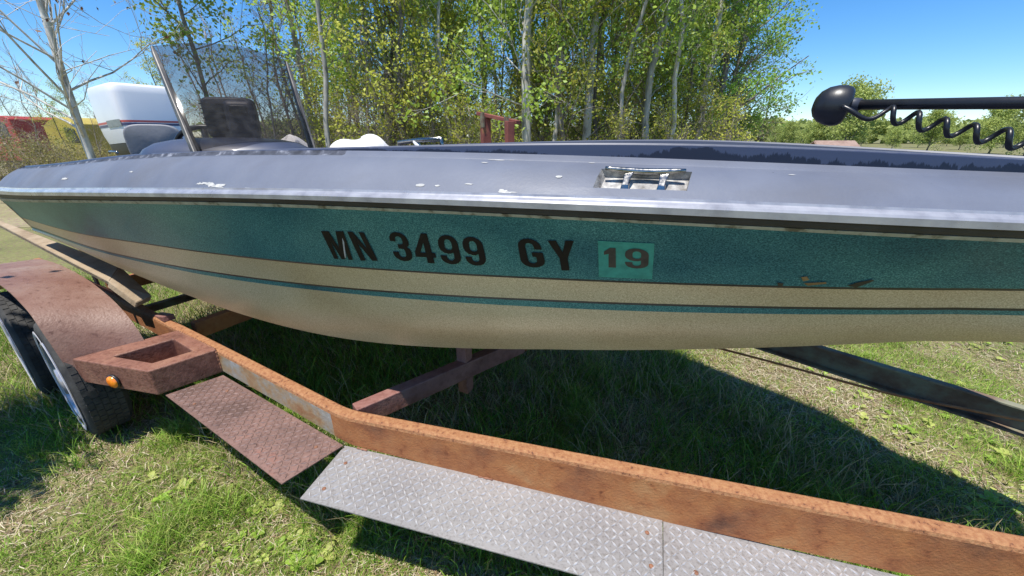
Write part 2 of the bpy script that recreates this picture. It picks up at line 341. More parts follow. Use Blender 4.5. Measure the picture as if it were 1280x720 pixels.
# rub rail and cream trim
INN = np.array([N2[0], N2[1], 0])
rr = MB(); tr = MB(); ZU = np.array([0, 0, 1.])
for side in (1, -1):
    A = line('flange', SS, side=side); B_ = line('railtop', SS, side=side); C_ = line('railbot', SS, side=side); D_ = line('tealtop', SS, side=side); i3 = INN * side
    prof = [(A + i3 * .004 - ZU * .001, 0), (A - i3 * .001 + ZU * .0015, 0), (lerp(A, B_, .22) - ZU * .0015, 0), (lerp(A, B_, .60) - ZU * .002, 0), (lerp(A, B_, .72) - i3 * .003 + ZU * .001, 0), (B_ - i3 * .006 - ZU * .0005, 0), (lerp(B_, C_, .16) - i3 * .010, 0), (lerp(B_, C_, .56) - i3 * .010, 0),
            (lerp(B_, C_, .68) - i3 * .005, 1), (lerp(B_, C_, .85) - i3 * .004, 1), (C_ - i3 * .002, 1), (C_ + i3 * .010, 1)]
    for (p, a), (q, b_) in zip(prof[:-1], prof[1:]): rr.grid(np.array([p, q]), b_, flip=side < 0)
    tr.grid(np.array([lerp(C_, D_, .12) + i3 * .006, lerp(C_, D_, .25) - i3 * .001, D_ - i3 * .0015, D_ + i3 * .006 - ZU * .002]), 0, flip=side < 0)
rr.build('rub_rail', ['rail_alloy', 'rail_shade'], boat, smooth=True)
tr.build('trim_strip', 'trim_cream', boat)

# deck slope with a pocket for the cleat
def slope(s, t, side=1):
    a = line('flange', s, side=side, din=.001); b = line('ridge', s, side=side)
    t_ = np.asarray(t); p = lerp(a, b, t_[..., None] if t_.ndim else t); p[..., 2] += .010 * np.sin(np.pi * np.asarray(t)); return p
gs, gt = np.meshgrid(np.linspace(3, 4.2, 481), np.linspace(0, 1, 41), indexing='ij')
_u, _v = proj(np.array([slope(gs[:, j], gt[0, j]) for j in range(41)]).transpose(1, 0, 2))
def find_slope(u, v):
    k = np.argmin((_u - u) ** 2 + (_v - v) ** 2); return gs.ravel()[k], gt.ravel()[k]
PS0, PT1 = find_slope(752, 211); PS1, _ = find_slope(865, 216); PT0 = find_slope(808, 237)[1]; PT1 = min(PT1, .93)
sd = np.sort(np.concatenate([SS[(SS < PS0 - .02) | (SS > PS1 + .02)], np.linspace(PS0, PS1, 9)]))
td = np.sort(np.concatenate([[0, .06, .16, .9, 1.0] if PT1 < .88 else [0, .06, .16, 1.0], [PT0, PT1], [lerp(PT0, PT1, .5)]]))
dk = MB()
Pg = np.array([slope(sd, t) for t in td]); fs = []
ns = len(sd)
for i in range(len(td) - 1):
    for j in range(ns - 1):
        if td[i] >= PT0 - 1e-6 and td[i + 1] <= PT1 + 1e-6 and sd[j] >= PS0 - 1e-6 and sd[j + 1] <= PS1 + 1e-6: continue
        fs.append((i * ns + j, i * ns + j + 1, (i + 1) * ns + j + 1, (i + 1) * ns + j))
dk.add(Pg.reshape(-1, 3), fs, 0)
dk.grid(np.array([slope(SS, t, -1) for t in (0, .06, .3, .6, 1)]), 0, flip=True)
for side in (1, -1):                                                       # ridge shoulder
    r1 = line('ridge', SS, side=side); r2 = line('ridge2', SS, side=side); i3 = INN * side
    l0 = line('lip', SS, side=side, din=-.004); l0[:, 2] = r2[:, 2] + .001
    sh = np.array([r1, r1 + ZU * .003 + i3 * .003, lerp(r1, r2, .5) - ZU * .001, r2 + ZU * .002 - i3 * .004, r2, l0]); kk = int(np.searchsorted(SS, 2.62))
    dk.grid(sh[:, kk:], 0, flip=side < 0); dk.grid(sh[:2, :kk + 1], 0, flip=side < 0); dk.grid(sh[1:, :kk + 1], 1, flip=side < 0)
# aft end of the deck cap and the closing of the gunwale
e0 = [slope(np.array(0.), t) for t in (0, .3, .6, 1)] + [line('lip', np.array(0.))]
e1 = [slope(np.array(0.), t, -1) for t in (0, .3, .6, 1)] + [line('lip', np.array(0.), side=-1)]
dk.add(e0 + e1[::-1], [tuple(range(10))], 0)
deck = dk.build('deck', ['deck_paint', 'edge_dark'], boat, smooth=True)
# pocket walls
pk = MB(); ps = np.linspace(PS0, PS1, 9); TP = [PT0, lerp(PT0, PT1, .5), PT1]
inset = INN * .020 - ZU * .013
ti = [lerp(PT0, PT1, .10), lerp(PT0, PT1, .5), lerp(PT0, PT1, .80)]; pi_ = np.linspace(PS0 + .008, PS1 - .004, 9)
floor = np.array([slope(pi_, t) + inset for t in ti]); rim = np.array([slope(ps, t) for t in TP])
pk.grid(floor, 0); pk.grid(np.array([rim[0], floor[0]]), 0); pk.grid(np.array([floor[-1], rim[-1]]), 0)
pk.grid(np.array([rim[:, 0], floor[:, 0]]), 0, flip=True); pk.grid(np.array([floor[:, -1], rim[:, -1]]), 0, flip=True)
pocket = pk.build('cleat_pocket', 'pocket_grime', boat)
# cleat
cm = MB()
sc_ = lerp(PS0, PS1, .5); tb = lerp(PT0, PT1, .35); tc_ = lerp(PT0, PT1, .72)
out = -INN * .7 + ZU * .7
nh = 15; hp = []; hr = []
for q in np.linspace(-1, 1, nh):
    hp.append(slope(np.array(sc_ + q * (PS1 - PS0) * .44), lerp(PT0, PT1, .86)) + out * (.001 + .008 * abs(q) ** 1.5)); hr.append(.0078 - .0038 * abs(q) ** 2)
cleat = cm.tube(hp, hr, 10).build('cleat', 'chrome', boat, smooth=True)
for q in (-.17, .22):
    lm = MB(); p1 = slope(np.array(sc_ + q * (PS1 - PS0)), lerp(PT0, PT1, .84)) + out * .001
    p0 = slope(np.array(sc_ + q * (PS1 - PS0)), lerp(PT0, PT1, .16)) - ZU * .010 + INN * .006
    ds = np.array([D2[0], D2[1], 0])
    pm = lerp(p0, p1, .5) + out * .003
    R = []
    for p, hw, hd in ((p1, .0105, .004), (pm, .007, .004), (lerp(p0, p1, .22) + out * .003, .0075, .006), (p0, .009, .004)):
        R.append([p - ds * hw - INN * hd, p + ds * hw - INN * hd, p + ds * hw + INN * hd, p - ds * hw + INN * hd])
    lm.grid(np.array(R), 0, closed_v=True).add(R[-1], [(0, 1, 2, 3)])
    lm.build('cleat_leg', 'chrome', cleat, bevel=.002)

# coaming lip
def lipobj():
    m = MB(); uv = []
    for side in (1, -1):
        a = line('lip', SS, side=side, din=-.004); a[:, 2] = Z['ridge2'](SS) - .002
        b = line('lip', SS, side=side); i3 = INN * side; d = INN * 0
        c = b + i3 * .022 + ZU * .001; e = c.copy(); e[:, 2] = Z['lip'](SS) - .12
        rows = [a, lerp(a, b, .5), b - ZU * .003, b + i3 * .004 + ZU * .001, c, c + i3 * .005 - ZU * .005, e + i3 * .02]
        vv = [0, .5, .92, 1, 1, 1, 1]
        m.grid(np.array(rows), 0, flip=side < 0)
        uv += [(s_, q) for q in vv for s_ in SS]
    return build('coaming', np.concatenate(m.V), m.F, 'coaming_paint', boat, smooth=False, uv=uv, midx=m.M)
lipobj()
# inner decks and cockpit
inn = MB()
def deckz(s): return Z['lip'](s) - .07
def inner(s, din=.175): return line('lip', s, side=1, din=din - .152), line('lip', s, side=-1, din=din - .152)
def level(s0, s1, zf, wmul=1.0):
    s = np.linspace(s0, s1, 12); a, b = inner(s); R = []
    for t in np.linspace(0, 1, 7):
        p = lerp(a, b, t); p[:, 2] = zf(s) if callable(zf) else zf; R.append(p)
    inn.grid(np.array(R), 0); return R
fd = level(2.55, 4.75, deckz); ck = level(.75, 2.55, .80); ad = level(.0, .75, lambda s: Z['ridge'](s) - .04)
for s_, za in ((2.55, float(deckz(np.array(2.55)))), (.75, float(Z['ridge'](.75) - .04))):
    a, b = inner(np.array([s_])); A, B_ = a[0].copy(), b[0].copy(); A[2] = B_[2] = za; A2, B2 = A.copy(), B_.copy(); A2[2] = B2[2] = .80
    inn.add([A, B_, B2, A2], [(0, 1, 2, 3)], 0)
for side in (0, 1):
    s = np.linspace(.75, 2.55, 12); p = inner(s)[side]; q = p.copy(); q[:, 2] = .80; p = p.copy(); p[:, 2] = Z['lip'](s) - .10
    inn.grid(np.array([p, q]), 0)
inn.build('inner_deck', 'deck_carpet', boat)

# chips of lost paint on the grey deck (thin flakes lying on it)
rnd = random.Random(5)
def surf_patch(m, s0, t0, ds, dt, n=11, off=.0006, mi=0, jag=.5):
    pts = []
    for k in range(n):
        a = 2 * math.pi * k / n; r = 1 - jag * rnd.random()
        pts.append(slope(np.array(s0 + ds * r * math.cos(a)), min(.99, max(.01, t0 + dt * r * math.sin(a)))) + np.array([-N2[0], -N2[1], 1.2]) * off)
    m.add(pts, [tuple(range(n))], mi)
gs2, gt2 = np.meshgrid(np.linspace(.2, 4.3, 821), np.linspace(0, 1, 41), indexing='ij')
_u2, _v2 = proj(slope(gs2, gt2))
def fs2(u, v):
    k = np.argmin((_u2 - u) ** 2 + (_v2 - v) ** 2); return gs2.ravel()[k], gt2.ravel()[k]
for (u, v, du, dt, j) in ((262, 230, 10, .09, .75), (272, 233, 14, .05, .7), (250, 229, 6, .05, .7), (525, 231, 6, .035, .3), (547, 233, 3, .02, .4), (587, 230, 4, .02, .5), (635, 240, 13, .03, .7), (628, 239, 6, .05, .6),
                          (640, 198, 11, .03, .6), (622, 200, 12, .03, .6), (585, 197, 18, .02, .6), (698, 221, 2.5, .035, .2), (606, 204, 3, .03, .5), (310, 236, 6, .02, .5), (740, 204, 4, .02, .5), (988, 219, 4, .02, .6), (80, 224, 4, .05, .6), (165, 215, 2, .03, .6)):
    s0, t0 = fs2(u, v); s1, _ = fs2(u + du, v)
    cmb = MB(); surf_patch(cmb, s0, t0, abs(s1 - s0) + .003, dt, jag=j, n=14); cmb.build('paint_chip', 'chip_white', deck)

# registration letters and the year sticker, lying on the hull side
gs3, gt3 = np.meshgrid(np.linspace(2.3, 4.3, 801), np.linspace(0, 1, 61), indexing='ij')
def hside(s, t, off=0.):
    a = line('tealtop', s); b = line('L1', s); p = a + (b - a) * np.asarray(t)[..., None]
    p = p - INN * (.004 * -np.sin(np.pi * np.asarray(t)))[..., None] if False else p + INN * (.004 * np.sin(np.pi * np.asarray(t)))[..., None]
    return p - INN * off * .9 + ZU * (-off * .4)
_u3, _v3 = proj(hside(gs3, gt3))
def fh(u, v):
    k = np.argmin((_u3 - u) ** 2 + (_v3 - v) ** 2); return gs3.ravel()[k], gt3.ravel()[k]
def _arc(cx, cy, rx, ry, a0, a1, n=9): return [(cx + rx * math.cos(math.radians(a)), cy + ry * math.sin(math.radians(a))) for a in np.linspace(a0, a1, n)]
GLY = {
 'M': [[(0, 0), (0, 1), (.26, 1), (.38, .42), (.50, 1), (.76, 1), (.76, 0), (.59, 0), (.59, .66), (.45, 0), (.31, 0), (.17, .66), (.17, 0)]],
 'N': [[(0, 0), (0, 1), (.20, 1), (.42, .42), (.42, 1), (.6, 1), (.6, 0), (.41, 0), (.18, .60), (.18, 0)]],
 'Y': [[(0, 1), (.2, 1), (.31, .62), (.42, 1), (.62, 1), (.41, .42), (.41, 0), (.21, 0), (.21, .42)]],
 '1': [[(.14, 0), (.14, .70), (0, .63), (0, .80), (.18, 1), (.35, 1), (.35, 0)]],
 '4': [[(.33, 1), (.53, 1), (.53, .36), (.62, .36), (.62, .20), (.53, .20), (.53, 0), (.33, 0), (.33, .20), (0, .20), (0, .37)], [(.33, .36), (.33, .70), (.17, .36)]],
 '3': [[(0, .68)] + _arc(.3, .74, .3, .26, 180, 0) + [(.6, .64), (.57, .56), (.5, .51), (.58, .45), (.6, .36)] + _arc(.3, .25, .3, .25, 0, -180) + [(0, .32), (.19, .32)] + _arc(.3, .25, .11, .11, 180, 360) + [(.41, .37), (.38, .43), (.31, .44), (.22, .44), (.22, .59), (.31, .59), (.39, .61), (.41, .67)] + _arc(.3, .75, .11, .11, 0, 180) + [(.19, .68)]],
 '9': [_arc(.3, .72, .3, .28, 180, 0) + _arc(.3, .25, .3, .25, 0, -180) + [(0, .31), (.19, .31)] + _arc(.3, .25, .11, .11, 180, 360) + [(.41, .42), (.33, .375), (.24, .37), (.12, .41), (.03, .50), (0, .60)], _arc(.3, .73, .11, .13, 0, 180) + _arc(.3, .60, .11, .10, 180, 360)],
 'G': [[(.6, .64)] + _arc(.3, .74, .3, .26, 0, 180) + _arc(.3, .26, .3, .26, 180, 360) + [(.6, .54), (.32, .54), (.32, .38), (.41, .38)] + _arc(.3, .26, .11, .11, 0, -180) + _arc(.3, .74, .11, .11, 180, 0) + [(.41, .64)]]}
def glyph(ch, bold=0):
    c = bpy.data.curves.new('glyph', 'CURVE'); c.dimensions = '2D'; c.fill_mode = 'BOTH'
    for loop in GLY[ch]:
        sp = c.splines.new('POLY'); sp.points.add(len(loop) - 1); sp.use_cyclic_u = True
        for p_, (x, y) in zip(sp.points, loop): p_.co = (x, y, 0, 1)
    o = bpy.data.objects.new('glyph', c); COL.objects.link(o); bpy.context.view_layer.update()
    me = bpy.data.meshes.new_from_object(o.evaluated_get(bpy.context.evaluated_depsgraph_get()))
    V = np.array([v.co[:] for v in me.vertices]); Fc = [tuple(p.vertices) for p in me.polygons]
    bpy.data.objects.remove(o); bpy.data.curves.remove(c); bpy.data.meshes.remove(me)
    V = V[:, :2]; mn = V.min(0); mxx = V.max(0); return (V - mn) / (mxx - mn), Fc
def put_char(ch, tl, tr_, br, bl, matn, parent, name, off=.0012, bold=.045):
    V, Fc = glyph(ch, bold)
    # corners as hull coordinates; bilinear
    c = [np.array(fh(*q)) for q in (tl, tr_, br, bl)]
    x = V[:, :1]; y = V[:, 1:]
    st = (c[3] * (1 - x) + c[2] * x) * (1 - y) + (c[0] * (1 - x) + c[1] * x) * y
    P = hside(st[:, 0], st[:, 1], off)
    return build(name, P, Fc, matn, parent)
for ch, tl, tr_, br, bl, nm, bd in (
        ('M', (401, 288), (429, 289), (441, 325), (418, 323), 'letter', 0), ('N', (434, 289), (455, 290), (472, 326), (451, 325), 'letter', 0),
        ('3', (484, 289), (507, 290), (518, 327), (494, 325), 'digit', .05), ('4', (514, 291), (537, 292), (547, 329), (521, 327), 'digit', .05),
        ('9', (545, 293), (569, 294), (578, 331), (553, 329), 'digit', .05), ('9', (576, 295), (601, 296), (609, 333), (584, 331), 'digit', .05),
        ('G', (645, 297), (673, 298), (684, 335), (652, 334), 'letter', .05), ('Y', (684, 300), (717, 301), (723, 338), (692, 337), 'letter', .04)):
    put_char(ch, tl, tr_, br, bl, 'letter_black', hull, nm, bold=bd)
st = [fh(*q) for q in ((747, 301), (819, 304), (815, 348), (749, 346))]
sx = np.linspace(0, 1, 7); P = []
for y in sx:
    for x in sx:
        a = (np.array(st[0]) * (1 - x) + np.array(st[1]) * x) * (1 - y) + (np.array(st[3]) * (1 - x) + np.array(st[2]) * x) * y
        P.append(hside(np.array(a[0]), np.array(a[1]), .0010))
sticker = MB().grid(np.array(P).reshape(7, 7, 3)).build('registration_sticker', 'sticker_green', boat)
put_char('1', (755, 309), (770, 309.5), (770, 334), (755, 333), 'sticker_ink', sticker, 'digit', .0020, .05)
put_char('9', (782, 309), (811, 311), (810, 336), (782, 335), 'sticker_ink', sticker, 'digit', .0020, .05)

mat('scuff_dark', [(.3, (.012, .012, .01)), (.7, (.04, .035, .02))], 40, rough=.6)
mat('stain_brown', [(.3, (.16, .08, .02)), (.7, (.28, .18, .07))], 60, rough=.7)
def hull_mark(pts, matn, name):
    q = [fh(*p_) for p_ in pts]; build(name, [hside(np.array(a_), np.array(b_), .0012) for a_, b_ in q], [tuple(range(len(q)))], matn, hull)
hull_mark([(1060, 357), (1070, 353), (1091, 349), (1093, 350), (1083, 354), (1070, 359)], 'scuff_dark', 'scuff_mark')
hull_mark([(972, 353), (980, 354), (978, 357), (973, 358)], 'scuff_dark', 'scuff_mark')
hull_mark([(1001, 346), (1008, 345), (1012, 349), (1004, 351)], 'stain_brown', 'stain')
hull_mark([(1005, 354), (1032, 352), (1034, 354), (1010, 357)], 'stain_brown', 'stain')
hull_mark([(428, 296), (430, 296), (432.5, 322), (431, 322)], 'chip_white', 'scratch')
# ------------------------------------------------------------------ outboard motor
AX = np.array([D2[0], D2[1], 0])
def superring(c, rx, ry, n=32, p=2.6, ax=AX, ay=INN):
    th = np.linspace(0, 2 * np.pi, n, endpoint=False)
    return c + np.outer(np.sign(np.cos(th)) * abs(np.cos(th)) ** (2 / p) * rx, ax) + np.outer(np.sign(np.sin(th)) * abs(np.sin(th)) ** (2 / p) * ry, ay)
mc = at(180, 160, 2.86)
tilt = .10
def mring(dz, rx, ry, dx=0, p=7):
    c = np.array([mc[0], mc[1], mc[2] + dz]) + AX * (dx + dz * -tilt); r = superring(c, rx, ry, p=p)
    r[:, 2] += ((r - c) @ AX) * .05; return r
cowl = MB(); kx = .225; ky = .195
rows = [(-.105, kx * .93, ky * .93), (-.05, kx * .98, ky * .98), (0.02, kx, ky), (.10, kx, ky), (.21, kx * .985, ky * .98), (.250, kx * .965, ky * .96), (.264, kx * .93, ky * .92), (.270, kx * .86, ky * .84), (.274, kx * .4, ky * .4), (.275, .01, .01)]
cowl.grid(np.array([mring(*r) for r in rows]), 0, closed_v=True)
lower = [(-.27, kx * .55, ky * .55, .05), (-.22, kx * .80, ky * .85, .02), (-.15, kx * .91, ky * .92), (-.108, kx * .93, ky * .93)]
motor = cowl.build('outboard_motor', 'cowl_white', boat, smooth=True)
MB().grid(np.array([mring(*r) for r in lower]), 0, closed_v=True).build('lower_cowl', 'black_plastic', motor, smooth=True)
for nm, z0, z1, mt in (('red_stripe', .022, .036, 'cowl_red'), ('navy_stripe', .003, .018, 'cowl_navy')):
    MB().grid(np.array([mring(z0, kx * 1.003, ky * 1.003), mring(z1, kx * 1.006, ky * 1.006)]), 0, closed_v=True).build(nm, mt, motor, smooth=True)
q = mring(.042, kx * 1.015, ky * 1.02); q0 = mring(.000, kx * 1.012, ky * 1.016)
ii = [i for i in range(24, 28)]
MB().add([q0[i] for i in ii] + [q[i] for i in ii[::-1]], [(0, 1, 6, 7), (1, 2, 5, 6), (2, 3, 4, 5)]).build('cowl_badge', 'cowl_grey', motor)
MB().grid(np.array([mring(-.50, .08, .07), mring(-.26, .14, .12, .06), mring(-.21, .2, .18, .05)]), 0, closed_v=True).build('midsection', 'black_plastic', motor, smooth=True)
MB().grid(np.array([mring(z, a, b, c, 2) for z, a, b, c in ((-1.05, .02, .02, .02), (-1.0, .10, .035, .02), (-.80, .09, .03, .0), (-.5, .09, .06, .0))]), 0, closed_v=True).build('gearcase', 'black_plastic', motor, smooth=True)
# low aft grey cleat
p = at(142, 191, 2.35)
MB().tube([p - AX * .06, p - AX * .05 + ZU * .006, p + AX * .05 + ZU * .006, p + AX * .06], .007, 8).build('stern_cleat', 'chrome', boat, smooth=True)

# seat backs
def slab(name, c, wdir, hw, h, th, matn, lean=.12, parent=boat, round_=.45, lab=None):
    c = np.asarray(c); nrm = np.cross(wdir, ZU); nrm /= np.linalg.norm(nrm); up = ZU + nrm * lean; n = 40; m = MB(); R = []
    th_ = np.linspace(0, 2 * np.pi, n, endpoint=False); pw = 4.0
    X = np.sign(np.cos(th_)) * abs(np.cos(th_)) ** (2 / pw); Y = np.sign(np.sin(th_)) * abs(np.sin(th_)) ** (2 / pw)
    for d, k in ((-.5, .0), (-.5, .93), (-.45, .985), (-.3, 1), (.3, 1), (.45, .985), (.5, .93), (.5, .0)):
        R.append(c + np.outer(X * hw * k, wdir) + np.outer((Y * k * .5 + .5) * h, up) + nrm * d * th)
    return m.grid(np.array(R), 0, closed_v=True).build(name, matn, parent, smooth=True, label=lab)
wv = np.array([.86, .50, 0]); wv /= np.linalg.norm(wv)
slab('seat', at(204, 204, 2.15) , wv, .120, .20, .055, 'seat_vinyl', lean=.12)

# console dash, windshield, steering wheel, fish finder
dm = MB(); R = []
cc = at(290, 192, 1.62)
for k, (fr, z) in enumerate(((1.0, -.10), (1.0, -.005), (.93, .02), (.80, .042), (.6, .055), (.35, .062), (.02, .064))):
    R.append([cc + np.array([math.cos(a) * .33 * fr, math.sin(a) * .20 * fr, z]) for a in np.linspace(0, 2 * math.pi, 32, endpoint=False)])
R = np.array(R)
R[..., :2] = (R[..., :2] - cc[:2]) @ np.array([[math.cos(.15), math.sin(.15)], [-math.sin(.15), math.cos(.15)]]) + cc[:2]
console = dm.grid(R, 0, closed_v=True).build('console', 'console_blue', boat, smooth=True)
cb = MB().prism(superring(cc - ZU * .52, .2, .2, 20), superring(cc - ZU * .05, .24, .2, 20)).build('console_base', 'console_blue', boat)
BL = at(246, 189, 1.40); TL = at(190, 59, 1.47); BR = at(392, 187, 1.72); TR = at(358, 78, 1.80)
def bow_sheet(n=10, k=9, thick=.004):
    nrm = np.cross(BR - BL, TL - BL); nrm /= np.linalg.norm(nrm); P = np.zeros((k, n, 3))
    for i, y in enumerate(np.linspace(0, 1, k)):
        for j, x in enumerate(np.linspace(0, 1, n)):
            P[i, j] = lerp(lerp(BL, BR, x), lerp(TL, TR, x), y) + nrm * .05 * 4 * x * (1 - x) * 1.0 
    return P, nrm
Pw, nrm = bow_sheet()
gl = bpy.data.materials.new('smoked_glass'); gl.use_nodes = True; MATS['smoked_glass'] = gl; N = gl.node_tree.nodes; Lk = gl.node_tree.links
tb_ = N.new('ShaderNodeBsdfTransparent'); tb_.inputs[0].default_value = (.70, .69, .69, 1); gb = N.new('ShaderNodeBsdfGlossy'); gb.inputs['Roughness'].default_value = .03; gb.inputs[0].default_value = (.22, .22, .22, 1)
df = N.new('ShaderNodeBsdfDiffuse'); df.inputs[0].default_value = (.35, .34, .33, 1)
ns = N.new('ShaderNodeTexNoise'); ns.inputs['Scale'].default_value = 14; mrr = N.new('ShaderNodeMapRange'); mrr.inputs[1].default_value = .4; mrr.inputs[2].default_value = .75; mrr.inputs[3].default_value = .025; mrr.inputs[4].default_value = .06
Lk.new(ns.outputs[0], mrr.inputs[0]); ms1 = N.new('ShaderNodeMixShader'); Lk.new(mrr.outputs[0], ms1.inputs[0]); Lk.new(tb_.outputs[0], ms1.inputs[1]); Lk.new(df.outputs[0], ms1.inputs[2])
fr = N.new('ShaderNodeFresnel'); fr.inputs[0].default_value = 1.12; ms2 = N.new('ShaderNodeMixShader'); Lk.new(fr.outputs[0], ms2.inputs[0]); Lk.new(ms1.outputs[0], ms2.inputs[1]); Lk.new(gb.outputs[0], ms2.inputs[2]); Lk.new(ms2.outputs[0], N['Material Output'].inputs[0])
gm = MB(); gm.grid(Pw, 0); gm.grid(Pw + nrm * .004, 0, flip=True)
ring = [(0, j) for j in range(10)] + [(i, 9) for i in range(1, 9)] + [(8, j) for j in range(8, -1, -1)] + [(i, 0) for i in range(7, 0, -1)]
gm.grid(np.array([[Pw[i] for i in ring], [Pw[i] + nrm * .004 for i in ring]]), 0, closed_v=True)
wsh = gm.build('windshield', 'smoked_glass', boat, smooth=True)
for a, b, r in ((BL - ZU * .04, TL, .0155), (BR - ZU * .04, TR, .0145)):
    dv = (b - a); fm = MB(); pr = []
    for t, k in ((0, 1.2), (.06, 1.1), (.5, 1.0), (.93, .75), (1.0, .45)):
        p = a + dv * t; pr.append([p + nrm * x * k + np.cross(nrm, dv / np.linalg.norm(dv)) * y * k for x, y in ((-r, -r * .7), (r, -r * .7), (r, r * .7), (-r, r * .7))])
    fm.grid(np.array(pr), 0, closed_v=True).add(pr[0], [(3, 2, 1, 0)]).add(pr[-1], [(0, 1, 2, 3)])
    fm.build('windshield_post', 'frame_alloy', wsh, bevel=.004)
# fish finder behind the glass
fc = at(290, 148, 1.66); fx = np.array([.93, .36, 0]); fx /= np.linalg.norm(fx); fn = np.cross(fx, ZU)
def rbox(c, hx, hz, hd, n=36, pw=7, tap=1.0):
    th_ = np.linspace(0, 2 * np.pi, n, endpoint=False); X = np.sign(np.cos(th_)) * abs(np.cos(th_)) ** (2 / pw); Y = np.sign(np.sin(th_)) * abs(np.sin(th_)) ** (2 / pw)
    R = [c + np.outer(X * hx * k, fx) + np.outer(Y * hz * k, ZU) + np.outer(X * 0 + d * hd, fn) for d, k in ((-1, 0), (-1, .93), (-.8, 1), (.4, 1), (.85, .96 * tap), (1, .88 * tap), (1, 0))]
    return MB().grid(np.array(R), 0, closed_v=True)
ff = rbox(fc, .097, .082, .030).build('fish_finder', 'black_satin', boat, smooth=True)
rbox(fc + fx * .045 + fn * .045 - ZU * .020, .055, .088, .022, tap=.9).build('rear_housing', 'grey_plastic', ff, smooth=True)
rbox(fc + fx * .045 + fn * .068 + ZU * .030, .032, .018, .006).build('vent_slot', 'black_plastic', ff, smooth=True)
for k in range(7):
    z_ = -.055 + k * .018; p_ = fc - fx * .052 + fn * .031 + ZU * z_
    MB().box(p_, fx * .045, ZU * .002, fn * .002).build('cooling_rib', 'black_plastic', ff)
MB().box(fc + fx * .05 - ZU * .110 + fn * .02, fx * .05, fn * .035, ZU * .010).build('bracket_base', 'black_satin', ff, bevel=.004)
MB().tube([fc - fx * .015 - ZU * .095 + fn * .045, fc - fx * .015 - ZU * .095 + fn * .062], .015, 14).build('bracket_knob', 'old_wood', ff, smooth=True)
# steering wheel
sw = at(262, 187, 1.80); sm = MB(); sa = np.array([.93, .36, 0]); sb = np.array([.2, -.3, .93]); sb /= np.linalg.norm(sb)
sm.tube([sw + sa * math.cos(t) * .125 + sb * math.sin(t) * .105 for t in np.linspace(-.3, math.pi + .3, 26)], .011, 8)
sm.tube([sw + sb * .10, sw - ZU * .02], .012, 6)
sm.build('steering_wheel', 'black_plastic', boat, smooth=True)
# chrome grab rail
ga, gb2 = at(499, 178, 1.95), at(552, 174, 1.75)
grab = MB().tube([ga - ZU * .05, ga, lerp(ga, gb2, .5) + ZU * .004, gb2, gb2 - ZU * .05], .011, 10).build('grab_rail', 'chrome', boat, smooth=True)
MB().tube([lerp(ga, gb2, .4), lerp(ga, gb2, .55) - ZU * .05], .013, 8).build('rail_stanchion', 'white_paint', grab, smooth=True)

# white cloth heaps
def heap(u, v, dep, hx, hz, seed, label):
    r = np.random.RandomState(seed); c = at(u, v, dep); nu, nv = 40, 14; m = MB(); ax = np.array([.95, .3, 0]); ay = np.array([-.3, .95, 0]); R = []
    ph = r.rand(8) * 6.28
    for j in range(nv):
        e = j / (nv - 1) * math.pi / 2; row = []
        for i in range(nu):
            a = 2 * math.pi * i / nu
            k = 1 + .10 * math.sin(3 * a + ph[0]) + .06 * math.sin(7 * a + ph[1] + e * 3) + .05 * math.sin(13 * a + ph[2] - 4 * e)
            zz = hz * math.sin(e) * (1 + .15 * math.sin(2 * a + ph[3]) + .10 * math.sin(5 * a + ph[4]))
            row.append(c + ax * math.cos(a) * math.cos(e) * hx * k + ay * math.sin(a) * math.cos(e) * hx * .7 * k + ZU * (zz * (1 + .18 * math.sin(math.cos(a) * math.cos(e) * 5 + ph[5]) * 1) - .03))
        R.append(row)
    o = m.grid(np.array(R), 0, closed_v=True).build('cloth_heap', 'cloth', smooth=True, org=tuple(c - ZU * .03))
    return tag(o, label, 'cloth')
heap(453, 186, 1.95, .155, .078, 3, 'crumpled white cloth on the boat deck between the windshield and the chrome rail')
heap(362, 184, 1.95, .115, .070, 8, 'crumpled white cloth seen through the lower right corner of the windshield')

# trolling motor stowed along the bow
tm_a = at(1075, 131, 1.20); tm_b = at(1280, 128.5, .96); tdir = (tm_b - tm_a) / np.linalg.norm(tm_b - tm_a)
shaft = MB().tube([tm_a - tdir * .03, tm_b + tdir * .62], .0150, 14).build('trolling_motor', 'black_plastic', boat, smooth=True)
hc = at(1043, 132, 1.24); ax_ = at(1075, 131, 1.21) - at(1030, 135, 1.25); ax_ /= np.linalg.norm(ax_)
# dome shell, axis turned to the shaft
s1_ = np.cross(ax_, ZU); s1_ /= np.linalg.norm(s1_); s2_ = np.cross(s1_, ax_)
hd = MB(); R = []
tl_ = ax_ * .93 + (-s2_) * .18; tl_ /= np.linalg.norm(tl_); q1 = np.cross(tl_, ZU); q1 /= np.linalg.norm(q1); q2 = np.cross(q1, tl_)
for d, r_ in ((-.058, .004), (-.056, .022), (-.047, .041), (-.030, .056), (-.008, .064), (.012, .0655), (.026, .062), (.034, .055), (.030, .046), (.022, .034), (.016, .004)):
    R.append(hc + tl_ * d + np.array([q1 * math.cos(a) * r_ * .80 + q2 * math.sin(a) * r_ * .92 for a in np.linspace(0, 2 * math.pi, 28, endpoint=False)]))
hd.grid(np.array(R), 0, closed_v=True); hd.build('motor_head', 'black_plastic', shaft, smooth=True)
MB().tube([hc + tl_ * .012, tm_a - tdir * .035, tm_a - tdir * .02, tm_a + tdir * .0], [.026, .024, .021, .019], 16).build('shaft_collar', 'black_satin', shaft, smooth=True)
